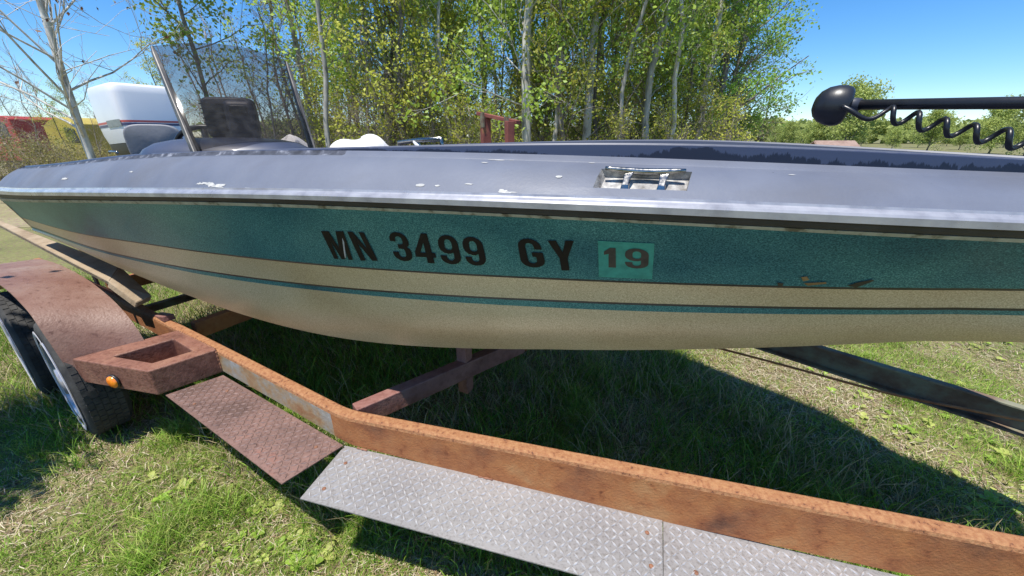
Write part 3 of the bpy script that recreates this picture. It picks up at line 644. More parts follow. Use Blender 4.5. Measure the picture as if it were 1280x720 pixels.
# coil cord: lead and helix
c0 = at(1053, 133, 1.18); pts = [c0, at(1065, 139, 1.165), at(1080, 148, 1.155), at(1094, 147, 1.145), at(1108, 138, 1.14)]
ts = np.linspace(0, 1, 5); ff_ = [spl(ts, [p[k] for p in pts]) for k in range(3)]
lead = [np.array([f(t) for f in ff_]) for t in np.linspace(0, 1, 16)]
h0 = at(1111, 140, 1.14); h1 = at(1300, 177, .95); hd_ = (h1 - h0); Lh = np.linalg.norm(hd_); hd_ /= Lh
e1_ = np.cross(hd_, ZU); e1_ /= np.linalg.norm(e1_); e2_ = np.cross(e1_, hd_)
if e2_[2] < 0: e2_ = -e2_
turns = 5.1; hx_ = []
view = lerp(h0, h1, .5) - np.array([0, 0, HC]); view /= np.linalg.norm(view)
for t in np.linspace(0, 1, 150):
    a = math.pi / 2 + 2 * math.pi * turns * t; rad = .0195 * (1 + .05 * math.sin(9 * t))
    sag = -.006 * math.sin(math.pi * t)
    hx_.append(h0 + hd_ * Lh * t + e2_ * math.sin(a) * rad - e1_ * math.cos(a) * rad * .9 + ZU * (sag - .004))
ext = [hx_[-1] + tdir * .12 * k - ZU * .01 * k for k in (1, 2, 3)]
MB().tube(lead[:-1] + hx_ + ext, .0066, 8).build('coil_cord', 'rubber_cord', shaft, smooth=True)
# mount on the bow where the shaft ends
me_ = tm_b + tdir * .60
MB().prism(superring(np.array([me_[0], me_[1], 1.25]), .13, .06, 20), superring(np.array([me_[0], me_[1], 1.30]), .12, .05, 20)).build('mount_plate', 'black_satin', shaft)
MB().tube([np.array([me_[0], me_[1], 1.29]), me_ + ZU * .01], .028, 12).build('mount_post', 'black_satin', shaft, smooth=True)

# ------------------------------------------------------------------ trailer
TL0 = L2W(2.5, .9, 0)
trl = thing('boat_trailer', 'rusty tandem axle boat trailer with red fender and tread plate steps', 'trailer', TL0)
def smoothpath(pts, r=.06, n=6):
    out = [np.array(pts[0])]
    for i in range(1, len(pts) - 1):
        p = np.array(pts[i]); a = np.array(pts[i - 1]) - p; b = np.array(pts[i + 1]) - p
        la, lb = np.linalg.norm(a), np.linalg.norm(b); A = p + a / la * min(r, la * .45); B = p + b / lb * min(r, lb * .45)
        for t in np.linspace(0, 1, n): out.append((1 - t) ** 2 * A + 2 * t * (1 - t) * p + t * t * B)
    out.append(np.array(pts[-1])); return np.array(out)
def sweep(m, path, prof, mi=None, side=1):                                  # path in (s, w, z), prof (inward, dz)
    path = np.asarray(path, float); T = np.gradient(path[:, :2], axis=0); T /= np.linalg.norm(T, axis=1, keepdims=True)
    Nn = np.stack([-T[:, 1], T[:, 0]], 1); rows = []
    for a, dz in prof:
        sw_ = path[:, :2] + Nn * a; w = sw_[:, 1] if side > 0 else 1.8 - sw_[:, 1]; kz = np.interp(sw_[:, 0], [2.45, 2.6, 3.5], [1, 1.14, 1.5]) if dz < -.05 and side > 0 else 1.0; rows.append(arr(sw_[:, 0], w, path[:, 2] + dz * kz))
    for i in range(len(prof)):
        m.grid(np.array([rows[i], rows[(i + 1) % len(prof)]]), 0 if mi is None else mi[i], flip=side > 0)
    for e in (0, -1): m.add([r[e] for r in rows], [tuple(range(len(prof)))], 0)
HB = .108
CH = [(0, -HB), (0, -.016), (.003, -.006), (.010, -.001), (.018, 0), (.036, 0), (.041, -.003), (.041, -.009), (.009, -.011), (.008, -HB + .008), (.040, -HB + .008), (.042, -HB), (.010, -HB - .001), (.003, -HB)]
MI = [0, 1, 1, 1, 1, 1, 1, 0, 0, 0, 0, 0, 0, 0]
base = [(-1.1, .235, .5), (.16, .222, .5), (1.32, .166, .5)]
mid = [(1.32, .166, .5), (1.72, .150, .5), (2.543, .121, .5), (3.65, .397, .5), (4.39, .583, .5), (5.55, .87, .5)]
for side in (1, -1):
    full = smoothpath([(-1.1, .20, .5), (.16, .18, .5), (1.32, .138, .5), (1.736, .122, .5), (2.568, .086, .5), (3.529, .318, .5), (4.366, .523, .5), (5.75, .865, .5)], .06)
    i1 = int(np.argmin(abs(full[:, 0] - 1.32))); i2 = int(np.argmin(abs(full[:, 0] - 2.40)))
    if side > 0:
        ins = [k for k in range(len(full)) if full[k, 0] <= 2.50]
        fa = full[full[:, 0] <= 1.40]; pa = np.array([full[0], *fa[1:], (1.66, .1250, .5)])
        pb = np.array([(1.66, .125, .5), (1.9, .1150, .5), (2.2, .102, .5), full[(full[:, 0] > 2.4)][0]])
        pc = full[full[:, 0] > 2.4]
        m = MB(); sweep(m, pa, CH, MI, 1); m.build('side_rail', ['rust_beam', 'rust_flange'], trl)
        m = MB(); sweep(m, pb, CH, MI, 1); m.build('side_rail', ['rust_galv', 'rust_flange'], trl, label='rusty rail section with bare grey galvanised patch')
        m = MB(); sweep(m, pc, CH, MI, 1); m.build('tongue_beam', ['rust_beam', 'rust_flange'], trl)
    else:
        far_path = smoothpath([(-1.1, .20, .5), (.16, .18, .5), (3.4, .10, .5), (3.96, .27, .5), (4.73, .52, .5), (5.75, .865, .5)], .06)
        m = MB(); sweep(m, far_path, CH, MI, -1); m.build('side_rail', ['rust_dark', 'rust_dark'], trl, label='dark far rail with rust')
# crossmembers and post
def bar(name, a, b, w, h, matn, parent=trl):
    a = np.array(L2W(*a)); b = np.array(L2W(*b)); t = (b - a) / np.linalg.norm(b - a); sdir = np.cross(t, ZU) if abs(t[2]) < .95 else AX.copy(); sdir /= np.linalg.norm(sdir); up = np.cross(sdir, t)
    return MB().box((a + b) / 2, t * np.linalg.norm(b - a) / 2, sdir * w / 2, up * h / 2).build(name, matn, parent, bevel=.004)
bar('crossmember', (2.56, .15, .452), (2.86, .90, .452), .05, .08, 'rust_red'); bar('crossmember', (2.86, .90, .450), (2.56, 1.65, .450), .05, .078, 'rust_beam')  # near half in a darker rust, standing in for the hull's shade
bar('crossmember', (1.25, .23, .44), (1.25, 1.57, .44), .05, .09, 'rust_beam'); bar('crossmember', (.0, .28, .44), (.0, 1.52, .44), .05, .09, 'rust_beam')
bar('support_post', (2.73, .60, .33), (2.73, .60, .715), .05, .05, 'rust_red')
bar('coupler_tube', (5.3, .9, .47), (6.0, .9, .47), .08, .08, 'rust_dark')
bar('jack_stand', (5.45, .80, 0.0), (5.45, .80, .62), .06, .06, 'rust_dark')
# bunk board
bt = [at(15, 281, 1), at(150, 333, 1), at(190, 370, 1)]
far_ = [atz(15, 281, .84), atz(150, 332, .725), atz(190, 369, .615)]
near_ = [atz(11, 287, .825), atz(136, 352, .70), atz(171, 378, .60)]
def board(i, ext=0):
    a, b, c, d = far_[i], far_[i + 1], near_[i + 1], near_[i]
    if ext: a = a + (a - b) * ext; d = d + (d - c) * ext
    nn = np.cross(b - a, d - a); nn /= np.linalg.norm(nn); nn = nn if nn[2] < 0 else -nn
    return MB().prism([a, b, c, d], [p + nn * .035 for p in (a, b, c, d)])
def bwood(o): o.modifiers.new('bevel', 'BEVEL').width = .004; return o
bwood(board(0, .15).build('bunk_board', 'old_wood', trl)); bwood(board(1).build('bunk_board', 'old_wood', trl, label='short kinked end piece of the bunk board'))
for sx_ in (.1, .62):
    bar('bunk_bracket', (sx_, .22, .42), (sx_, .21, .70 if sx_ > .3 else .74), .05, .012, 'rust_red')
bar('bunk_bracket', (.98, .19, .48), (1.16, .175, .515), .05, .03, 'rust_red')

# fender
def fender(side=1):
    so = [(-.62, .42, -.24), (-.5, .52, -.24), (-.36, .61, -.24), (-.1, .70, -.24), (.35, .775, -.24), (.82, .778, -.24), (1.0, .745, -.24), (1.10, .70, -.24), (1.155, .63, -.24), (1.19, .53, -.235), (1.235, .40, -.23)]
    si = [(-.62, .44, .03), (-.5, .52, .03), (-.36, .60, .03), (-.1, .685, .02), (.32, .750, .015), (.76, .742, .015), (.98, .712, .012), (1.12, .67, .012), (1.225, .610, .012), (1.285, .55, .012), (1.315, .495, .012)]
    o_, i_ = [], []
    f = lambda a, k: spl(range(len(a)), [p[k] for p in a])
    t = np.linspace(0, len(so) - 1, 41); w_ = lambda x: x if side > 0 else 1.8 - x
    Po = arr(f(so, 0)(t), w_(f(so, 2)(t)), f(so, 1)(t)); Pi = arr(f(si, 0)(t), w_(f(si, 2)(t)), f(si, 1)(t))
    rows = [lerp(Po, Pi, x) for x in np.linspace(0, 1, 6)]; m = MB()
    m.grid(np.array(rows), 0, flip=side > 0)
    low = [r - ZU * .004 - np.array([D2[0], D2[1], 0]) * .003 for r in rows]; m.grid(np.array(low), 0, flip=side < 0)
    m.grid(np.array([rows[0], low[0]]), 0); m.grid(np.array([rows[-1], low[-1]]), 0)
    m.add([rows[0][-1], rows[-1][-1], low[-1][-1], low[0][-1]], [(0, 1, 2, 3)])
    m.build('fender', 'fender_paint', trl, smooth=True)
fender(1); fender(-1)
# pocket step box
zt, zb = .503, .383
outer = [(1.235, -.212), (1.649, -.100), (1.704, .128), (1.325, .134)]
holeT = [(1.365, -.118), (1.585, -.062), (1.622, .070), (1.415, .083)]
bx = MB()
T_ = [L2W(s, w, zt) for s, w in outer]; H_ = [L2W(s, w, zt) for s, w in holeT]; B_ = [L2W(s, w, zb) for s, w in outer]; HBt = [L2W(s, w, zb + .01) for s, w in holeT]
for i in range(4):
    j = (i + 1) % 4
    bx.add([T_[i], T_[j], H_[j], H_[i]], [(0, 1, 2, 3)]); bx.add([B_[i], B_[j], T_[j], T_[i]], [(0, 1, 2, 3)]); bx.add([H_[i], H_[j], HBt[j], HBt[i]], [(0, 1, 2, 3)])
bx.add(HBt, [(0, 1, 2, 3)]); bx.add(B_, [(3, 2, 1, 0)])
import bmesh
sbx = bx.build('step_box', 'box_paint', trl)
bm = bmesh.new(); bm.from_mesh(sbx.data); bmesh.ops.remove_doubles(bm, verts=bm.verts, dist=1e-5); bmesh.ops.recalc_face_normals(bm, faces=bm.faces); bm.to_mesh(sbx.data); bm.free()
sbx.modifiers.new('bevel', 'BEVEL').width = .006; sbx.modifiers['bevel'].segments = 3
# amber marker
e_a = np.array(L2W(1.235, -.212, 0)); e_b = np.array(L2W(1.649, -.100, 0)); ed = (e_b - e_a) / np.linalg.norm(e_b - e_a); eo = np.array([ed[1], -ed[0], 0])
if eo[1] > 0: eo = -eo
r_ = ray(144, 476); tt_ = ((e_a - np.array([0, 0, HC])) @ eo) / (r_ @ eo); ap = np.array([0, 0, HC]) + tt_ * r_
mk = MB().tube([ap, ap + eo * .010], .033, 24).build('marker_light', 'black_plastic', trl, smooth=True)
R = [ap + eo * d + np.array([ed * math.cos(a) * r + ZU * math.sin(a) * r for a in np.linspace(0, 2 * math.pi, 20, endpoint=False)]) for d, r in ((.009, .028), (.014, .027), (.018, .020), (.020, .010), (.0205, .001))]
MB().grid(np.array(R), 0, closed_v=True).build('lens', 'amber', mk, smooth=True)

# tread plates with raised lugs
def plate(name, corners, z, matn, boltpx, pitch=.028, ll=.024, lab=None, th=.004, ang0=0.0, zs=None):
    C = [np.array([*c[:2], z]) for c in corners]                             # a b c d: inner edge a-b, outer d-c
    C = [np.array([*c[:2], zz]) for c, zz in zip(corners, zs)] if zs else C
    p = MB().prism([q - ZU * th for q in C], C).build(name, matn, trl, label=lab)
    e1 = C[1] - C[0]; e1 /= np.linalg.norm(e1); e2 = np.cross(ZU, e1); e2 /= np.linalg.norm(e2); e2 = e2 if (C[3] - C[0]) @ e2 > 0 else -e2; e2[2] = 0
    if (C[3] - C[0]) @ e2 < 0: e2 = -e2
    def inside(q, mar=.006):
        ok = True
        for i in range(4):
            a, b = C[i], C[(i + 1) % 4]; ed_ = b - a; nn = np.cross(ZU, ed_); nn /= np.linalg.norm(nn); cen = sum(C) / 4
            if (cen - a) @ nn < 0: nn = -nn
            ok = ok and (q - a) @ nn > mar
        return ok
    m = MB(); L = np.linalg.norm(C[1] - C[0]) + .2
    for i in range(-8, int(L / pitch * 1.42) + 4):
        for j in range(-12, 24):
            q = C[0] + e1 * (i * pitch * .71) + e2 * (j * pitch * .71)
            if not inside(q): continue
            a = ang0 + (math.pi / 4 if (i + j) % 2 else -math.pi / 4); dx = e1 * math.cos(a) + e2 * math.sin(a); dy = np.cross(ZU, dx)
            hl, hw, hh = ll / 2, .0030, .0026
            V = [q - dx * hl, q - dy * hw, q + dx * hl, q + dy * hw, q - dx * hl * .6 + ZU * hh, q - dy * hw * .35 + ZU * hh, q + dx * hl * .6 + ZU * hh, q + dy * hw * .35 + ZU * hh]
            V = [v + ZU * .0002 for v in V]
            m.add(V, [(4, 5, 6, 7), (0, 1, 5, 4), (1, 2, 6, 5), (2, 3, 7, 6), (3, 0, 4, 7)])
    m.build('tread_lugs', 'lug_bright' if matn == 'tread_alloy' else 'lug_rust', p, kind='stuff')  # lugs coloured lighter than their plate to stand in for sunlit relief
    for (u, v) in boltpx:
        c = atz(u, v, z); nn_ = np.cross(C[1] - C[0], C[3] - C[0]); r__ = ray(u, v); tt__ = ((C[0] - np.array([0, 0, HC])) @ nn_) / (r__ @ nn_); c = np.array([0, 0, HC]) + tt__ * r__ + ZU * .0005
        MB().ell(c, (.0066, .0066, .003), 12, 6).build('bolt', 'bolt_rust', p, smooth=True)
    return p
PZ = .386
Z1, Z2, Z3 = .374, .342, .322
a1 = [atz(431, 557, Z1), atz(828, 647, Z2)]; o1 = atz(375, 623, Z1); o2 = atz(700, 712, Z2 + .008); dd = o2 - o1
o_mid = o1 + dd * ((atz(826, 720, Z2) - o1) @ dd / (dd @ dd))
plate('step_plate', [a1[0], a1[1], o_mid, o1], Z1, 'tread_alloy', [(432, 579), (405, 611), (809, 666), (814, 708)], lab='bare aluminium tread plate step beside the tongue beam', zs=[Z1, Z2, Z2, Z1])
dn = dd / np.linalg.norm(dd); i0 = a1[1] + dn * .0015; i1 = atz(1125, 720, Z3); o_e = o_mid + dn * np.linalg.norm(i1 - i0)
plate('step_plate', [i0 + np.array([0, -.004, 0]), i1, o_e, o_mid + dn * .0015], Z2, 'tread_alloy', [(870, 716)], lab='second aluminium tread plate butted against the first', zs=[Z2 - .003, Z3, Z3, Z2 - .003])
plate('step_plate', [atz(279, 469, PZ), atz(429, 556.5, PZ + .001), atz(352, 605, PZ), atz(207, 494, PZ)], PZ + .0006, 'tread_rust', [(284, 489), (243, 505), (395, 559)], lab='rusty red tread plate step next to the fender', ang0=.0)
def weld(pts, r=.0042):
    P_ = []; pts = [np.array(p) for p in pts]
    n_ = max(8, int(np.linalg.norm(pts[-1] - pts[0]) / .006)); P_ = [lerp(pts[0], pts[-1], t) for t in np.linspace(0, 1, n_)]
    MB().tube(P_, [r * (1 + .35 * math.sin(i * 2.1) + .15 * math.sin(i * 5.3)) for i in range(n_)], 6).build('weld_bead', 'bolt_rust', trl, smooth=True)
weld([L2W(1.335, .134, .502), L2W(1.69, .126, .502)], .004); weld([L2W(1.707, .122, .495), L2W(1.707, .122, .395)], .004)
weld([a1[0] + ZU * .002 + dn * .05, a1[0] + ZU * .002 + dn * .09], .0035); weld([a1[0] + ZU * .001 + dn * .5, a1[0] + ZU * .001 + dn * .55], .0035)
# step plate brackets under
# wheels
def wheel(s, w0, w1, r=.305, side=1):
    ww = lambda x: x if side > 0 else 1.8 - x
    root = None; prof = [(w0 + .03, .180), (w0 + .016, .205), (w0 + .004, .255), (w0 + .012, .290), (w0 + .028, .303), (w1 - .028, .303), (w1 - .01, .288), (w1, .26), (w1 - .01, .22), (w1 - .03, .20)]
    n = 48; th = np.linspace(0, 2 * math.pi, n, endpoint=False); rk = .088
    WA = lambda x, w, z: arr(x, ww(w - rk * (x - s)), z)
    R = [WA(s + q * np.cos(th), a, r + q * np.sin(th)) for a, q in prof]
    wh = MB().grid(np.array(R), 0, closed_v=True).build('wheel', 'tyre', trl, smooth=True)
    R = [WA(s + q * np.cos(th), a, r + q * np.sin(th)) for a, q in ((w0 + .001, .262), (w0 - .0015, .257), (w0 - .001, .245), (w0 + .003, .238))]
    MB().grid(np.array(R), 0, closed_v=True).build('whitewall', 'tyre_white', wh, smooth=True)
    R = [WA(s + q * np.cos(th), a, r + q * np.sin(th)) for a, q in ((w0 + .016, .203), (w0 + .002, .200), (w0 + .004, .190), (w0 + .05, .18), (w0 + .05, .14), (w0 + .03, .10), (w0 + .02, .07), (w0 + .0, .065), (w0 - .003, .0))]
    MB().grid(np.array(R), 0, closed_v=True).build('rim', 'rim', wh, smooth=True)
    # tread blocks
    m = MB()
    for k in range(52):
        a = 2 * math.pi * k / 52
        for j in range(5):
            w_c = lerp(w0 + .035, w1 - .035, j / 4); a2 = a + (.06 if j % 2 else 0); rad = .3045
            da, dw, dr = .052, (w1 - w0 - .07) / 8 * .86, .0016
            V = []
            for rr_ in (rad - .004, rad + dr):
                for (x, y) in ((-1, -1), (1, -1), (1, 1), (-1, 1)):
                    aa = a2 + x * da; V.append(WA(s + rr_ * math.cos(aa), w_c + y * dw, r + rr_ * math.sin(aa)))
            m.add(V, [(4, 5, 6, 7), (0, 1, 5, 4), (1, 2, 6, 5), (2, 3, 7, 6), (3, 0, 4, 7)])
    m.build('tread_blocks', 'tyre', wh, kind='stuff')
wheel(.96, -.235, -.065); wheel(.27, -.235, -.065); wheel(.96, -.235, -.065, side=-1); wheel(.27, -.235, -.065, side=-1)
bar('axle', (.96, -.1, .30), (.96, 1.9, .30), .05, .05, 'rust_dark'); bar('axle', (.27, -.1, .30), (.27, 1.9, .30), .05, .05, 'rust_dark')
for s_ in (.5, .75):
    bar('fender_bracket', (s_, .03, .70), (s_, .22, .47), .04, .012, 'rust_red')
# brake line / wire
wp = [atz(890, 433, .47), atz(1000, 462, .47), atz(1100, 489, .47), atz(1200, 510, .48), atz(1400, 550, .49)]
fx_ = [spl(range(5), [p[k] for p in wp]) for k in range(3)]
MB().tube([np.array([f(t) for f in fx_]) for t in np.linspace(0, 4, 30)], .0052, 7).build('brake_line', 'rust_beam', trl, smooth=True)

exec_after = True
# ------------------------------------------------------------------ ground
def gmat():
    m = mat('ground', [(.30, (.07, .052, .03)), (.42, (.19, .145, .09)), (.50, (.15, .17, .05)), (.60, (.20, .20, .075)), (.68, (.27, .215, .14)), (.78, (.38, .31, .21))], 26, rough=.95, bump=.8, bscale=60, detail=10,
            ramp2=[(.35, (.7, .7, .65)), (.6, (1.05, 1.0, .95))], scale2=1.1)
    return m
gmat()
def gz(x, y):
    return .012 * np.sin(x * 2.1 + .4) * np.cos(y * 1.7) + .008 * np.sin(x * 5.3 + y * 3.1) + .006 * np.sin(y * 7.7 - x * 2.9)
xs = np.concatenate([[-900, -300, -100, -40, -20, -10], np.linspace(-6, 6, 90), [10, 20, 40, 100, 300, 900]]); ys = np.concatenate([[-300, -60, -15, -4], np.linspace(-1, 8, 70), [12, 18, 30, 60, 150, 500, 1500]])
X, Y = np.meshgrid(xs, ys, indexing='ij'); fade = np.clip((9 - np.hypot(X, Y)) / 3, 0, 1); ZZ = gz(X, Y) * fade
g = MB().grid(np.stack([X, Y, ZZ], -1), 0, flip=True).build('ground', 'ground', smooth=True, kind='structure')

# ------------------------------------------------------------------ grass, straw, weeds (numpy, one mesh each)
def fastmesh(name, V, tris, mats, midx=None, vcol=None):
    me = bpy.data.meshes.new(name); me.vertices.add(len(V)); me.vertices.foreach_set('co', np.asarray(V, np.float32).ravel())
    n = len(tris); me.loops.add(n * 3); me.loops.foreach_set('vertex_index', np.asarray(tris, np.int32).ravel())
    me.polygons.add(n); me.polygons.foreach_set('loop_start', np.arange(0, n * 3, 3, dtype=np.int32))
    me.polygons.foreach_set('loop_total', np.full(n, 3, np.int32))
    for q in (mats if isinstance(mats, (list, tuple)) else [mats]): me.materials.append(MATS[q])
    if midx is not None: me.polygons.foreach_set('material_index', np.asarray(midx, np.int32))
    if vcol is not None:
        a = me.color_attributes.new('tint', 'FLOAT_COLOR', 'POINT'); a.data.foreach_set('color', np.asarray(vcol, np.float32).ravel())
    me.update(calc_edges=True); return me
def vmat(name, trans=.4, rough=.5):
    m = bpy.data.materials.new(name); m.use_nodes = True; N = m.node_tree.nodes; L = m.node_tree.links; MATS[name] = m; b = N['Principled BSDF']
    at_ = N.new('ShaderNodeAttribute'); at_.attribute_name = 'tint'; L.new(at_.outputs[0], b.inputs['Base Color']); b.inputs['Roughness'].default_value = rough
    b.inputs['Specular IOR Level'].default_value = .3
    tr = N.new('ShaderNodeBsdfTranslucent'); ms = N.new('ShaderNodeMixShader'); ms.inputs[0].default_value = trans; L.new(at_.outputs[0], tr.inputs[0])
    L.new(b.outputs[0], ms.inputs[1]); L.new(tr.outputs[0], ms.inputs[2]); L.new(ms.outputs[0], N['Material Output'].inputs[0])
vmat('blade', .35); vmat('straw', .2, .8)
rs = np.random.RandomState(7)
def vnoise(x, y, sc, seed):
    r = np.random.RandomState(seed); n = 64; T = r.rand(n, n); x = x * sc; y = y * sc
    xi = np.floor(x).astype(int); yi = np.floor(y).astype(int); fx = x - xi; fy = y - yi; fx = fx * fx * (3 - 2 * fx); fy = fy * fy * (3 - 2 * fy)
    g_ = lambda a, b: T[a % n, b % n]
    return (g_(xi, yi) * (1 - fx) + g_(xi + 1, yi) * fx) * (1 - fy) + (g_(xi, yi + 1) * (1 - fx) + g_(xi + 1, yi + 1) * fx) * fy
def visible(x, y, mar=60):
    P = np.stack([x, y, 0 * x], -1); dep = y * CP + HC * SP; u, v = proj(P); return (dep > .1) & (u > -mar) & (u < 1280 + mar) & (v < 720 + mar * 2) & (v > 150)
def sample(n, ymax=7.0, power=1.0):
    # dense close by, thinner far off
    a = rs.rand(n) * 3.6 - 1.8; r = .45 + (ymax - .45) * rs.rand(n) ** power
    x = r * np.sin(a); y = r * np.cos(a); k = visible(x, y); k |= visible(x, y, 700) & (rs.rand(len(x)) < .35); return x[k], y[k]
def blades(x, y, h, wd, lean, col, colvar=.5, flat=False):
    n = len(x); th = rs.rand(n) * 6.283; ld = rs.rand(n) * 6.283; wx, wy = np.cos(th) * wd / 2, np.sin(th) * wd / 2
    lx, ly = np.cos(ld) * lean * h, np.sin(ld) * lean * h; z0 = gz(x, y) - .004
    P = np.zeros((n, 7, 3)); kk = [(0, 0, 1.0), (.45, .22, .85), (.8, .62, .55), (1.0, 1.0, 0)]
    vi = 0
    for t, l, k in kk:
        zz = z0 + h * t * (1 - .25 * lean * l); cx = x + lx * l; cy = y + ly * l
        if k > 0:
            P[:, vi] = np.stack([cx - wx * k, cy - wy * k, zz], -1); P[:, vi + 1] = np.stack([cx + wx * k, cy + wy * k, zz], -1); vi += 2
        else: P[:, vi] = np.stack([cx, cy, zz], -1)
    tri = np.array([(0, 1, 3), (0, 3, 2), (2, 3, 5), (2, 5, 4), (4, 5, 6)]); Tt = (tri[None] + 7 * np.arange(n)[:, None, None]).reshape(-1, 3)
    c = col * (1 + colvar * (rs.rand(n, 1) * 2 - 1)); C = np.repeat(np.concatenate([c, np.ones((n, 1))], 1)[:, None], 7, 1)
    return P.reshape(-1, 3), Tt, C.reshape(-1, 4)
def join(parts):
    V, T, C, o = [], [], [], 0
    for v, t, c in parts: V.append(v); T.append(t + o); C.append(c); o += len(v)
    return np.concatenate(V), np.concatenate(T), np.concatenate(C)
def boatuv(x, y): q = np.stack([x, y], -1) - O2; return q @ D2, q @ N2
GC = np.array([[.08, .20, .016], [.17, .32, .03], [.28, .41, .06], [.40, .44, .12]])
def lushness(x, y):                                                        # tall unmown grass under and round the trailer
    s, w = boatuv(x, y)
    under = np.clip((w + .10 - np.clip(s - 2.5, 0, 9) * .26) / .12, 0, 1) * np.clip((2.15 - np.clip(s - 3.4, 0, 9) * .70 - w) / .22, 0, 1) * np.clip((5.0 - s) / .3, 0, 1)
    tyre = np.clip(1 - np.hypot((s - .95) / .55, (w + .25) / .22), 0, 1) * 1.4 + np.clip((.75 - s) / .3, 0, 1) * np.clip((w + .75) / .25, 0, 1)
    return np.clip(under + tyre, 0, 1)
parts = []
# short lawn
x, y = sample(900000, 6.5, 1.15); nz_ = vnoise(x, y, 3.1, 1) * .6 + vnoise(x, y, 9, 2) * .4 - .3 * np.clip(1.2 - np.hypot(x - 1.75, y - 2.1) / .5, 0, 1); k = rs.rand(len(x)) < np.clip((nz_ - .30) * 2.4, .16, 1); x, y = x[k], y[k]
ci = rs.randint(1, 4, len(x)); lu = lushness(x, y)
tuft = np.clip((vnoise(x, y, 5.5, 23) - .60) * 5, 0, 1); parts.append(blades(x, y, (.014 + .034 * rs.rand(len(x)) + .01 * lu) * (1 + 1.5 * tuft), .0018 + .0018 * rs.rand(len(x)), .3 + 1.0 * rs.rand(len(x)), GC[ci]))
# tall blades
x, y = sample(210000, 6.0, 1.0); lu = lushness(x, y); k = rs.rand(len(x)) < lu * (.25 + .75 * vnoise(x, y, 4, 5)); x, y = x[k], y[k]; lu = lu[k]
ci = rs.randint(0, 3, len(x)); GT = GC[ci].copy(); dry = rs.rand(len(x)) < .18 + .5 * (vnoise(x, y, 2.2, 17) > .62); GT[dry] = np.array([.42, .34, .20]); parts.append(blades(x, y, (.06 + .13 * rs.rand(len(x)) ** 1.5) * (.5 + .5 * lu), .0025 + .003 * rs.rand(len(x)), .25 + .75 * rs.rand(len(x)), GT))
V_, T_2, C_2 = join(parts)
gme = fastmesh('grass', V_, T_2, 'blade', vcol=C_2); go = bpy.data.objects.new('grass', gme); COL.objects.link(go); go['kind'] = 'stuff'; tag(go, 'green grass growing thick beneath the boat and short on the open lawn', 'grass')
# straw: thin dry stems lying flat
x, y = sample(420000, 6.0, 1.15); nz_ = vnoise(x, y, 3.1, 1); pat = np.clip(1.3 - np.hypot(x - 1.75, y - 2.1) / .55, 0, 1); k = rs.rand(len(x)) < np.clip((.85 - nz_) * 1.1 + pat, .12, 1); x, y = x[k], y[k]; n = len(x)
SCOL = np.array([[.50, .41, .28], [.38, .28, .18], [.62, .54, .40], [.24, .16, .09]])[rs.randint(0, 4, n)]
th = rs.rand(n) * 6.283; L_ = .02 + .06 * rs.rand(n) ** 2; wd = .0006 + .0009 * rs.rand(n); dx, dy = np.cos(th), np.sin(th); z0 = gz(x, y) + .002 + .014 * rs.rand(n); bend = (rs.rand(n) - .5) * .02; zt_ = rs.rand(n) * .012
P = np.stack([np.stack([x - dx * L_ / 2 - dy * wd, y - dy * L_ / 2 + dx * wd, z0], -1), np.stack([x - dx * L_ / 2 + dy * wd, y - dy * L_ / 2 - dx * wd, z0], -1),
              np.stack([x + bend * dy - dy * wd, y - bend * dx + dx * wd, z0 + zt_], -1), np.stack([x + bend * dy + dy * wd, y - bend * dx - dx * wd, z0 + zt_], -1),
              np.stack([x + dx * L_ / 2, y + dy * L_ / 2, z0 + .4 * zt_], -1)], 1)
tri = np.array([(0, 1, 3), (0, 3, 2), (2, 3, 4)]); Tt = (tri[None] + 5 * np.arange(n)[:, None, None]).reshape(-1, 3)
C = np.repeat(np.concatenate([SCOL * (1 + .25 * (rs.rand(n, 1) - .5)), np.ones((n, 1))], 1)[:, None], 5, 1).reshape(-1, 4)
o = bpy.data.objects.new('dry_straw', fastmesh('dry_straw', P.reshape(-1, 3), Tt, 'straw', vcol=C)); COL.objects.link(o); o['kind'] = 'stuff'; tag(o, 'dry tan thatch and dead stems lying between the grass', 'straw')
# broadleaf weeds
x, y = sample(6000, 5.0, 1.1); s_, w_ = boatuv(x, y); k = (vnoise(x, y, 2.6, 11) > .62) & (lushness(x, y) < .5); x, y = x[k], y[k]
VV, TT, CC, off = [], [], [], 0
for xi, yi in zip(x, y):
    nl = rs.randint(2, 6); a0 = rs.rand() * 6.28; sz = .008 + .016 * rs.rand(); bc = GC[rs.randint(2, 4)] * (.8 + .5 * rs.rand())
    for q_ in range(nl):
        a = a0 + q_ * 6.28 / nl + rs.rand() * .5; d = np.array([math.cos(a), math.sin(a), 0]); e = np.array([-d[1], d[0], 0]); up = .25 + .7 * rs.rand(); b0 = np.array([xi, yi, float(gz(xi, yi)) + .008])
        Lf = sz * (1.0 + .8 * rs.rand()); prof = ((0, .05), (.3, .30), (.6, .36), (.85, .22), (1.0, 0.02)); pts = []
        for t, hw in prof:
            c = b0 + d * Lf * t + ZU * (Lf * up * (t - .55 * t * t)); pts += [c + e * hw * Lf + ZU * .12 * Lf * hw * 3, c - ZU * 0, c - e * hw * Lf + ZU * .12 * Lf * hw * 3]
        VV += pts; 
        for i in range(4):
            for j in range(2):
                A = off + i * 3 + j; TT += [(A, A + 1, A + 4), (A, A + 4, A + 3)]
        CC += [(*bc, 1)] * 15; off += 15
o = bpy.data.objects.new('lawn_weeds', fastmesh('lawn_weeds', np.array(VV), np.array(TT), 'blade', vcol=np.array(CC))); COL.objects.link(o); o['kind'] = 'stuff'; tag(o, 'low broadleaf weeds scattered through the thin lawn', 'weeds')

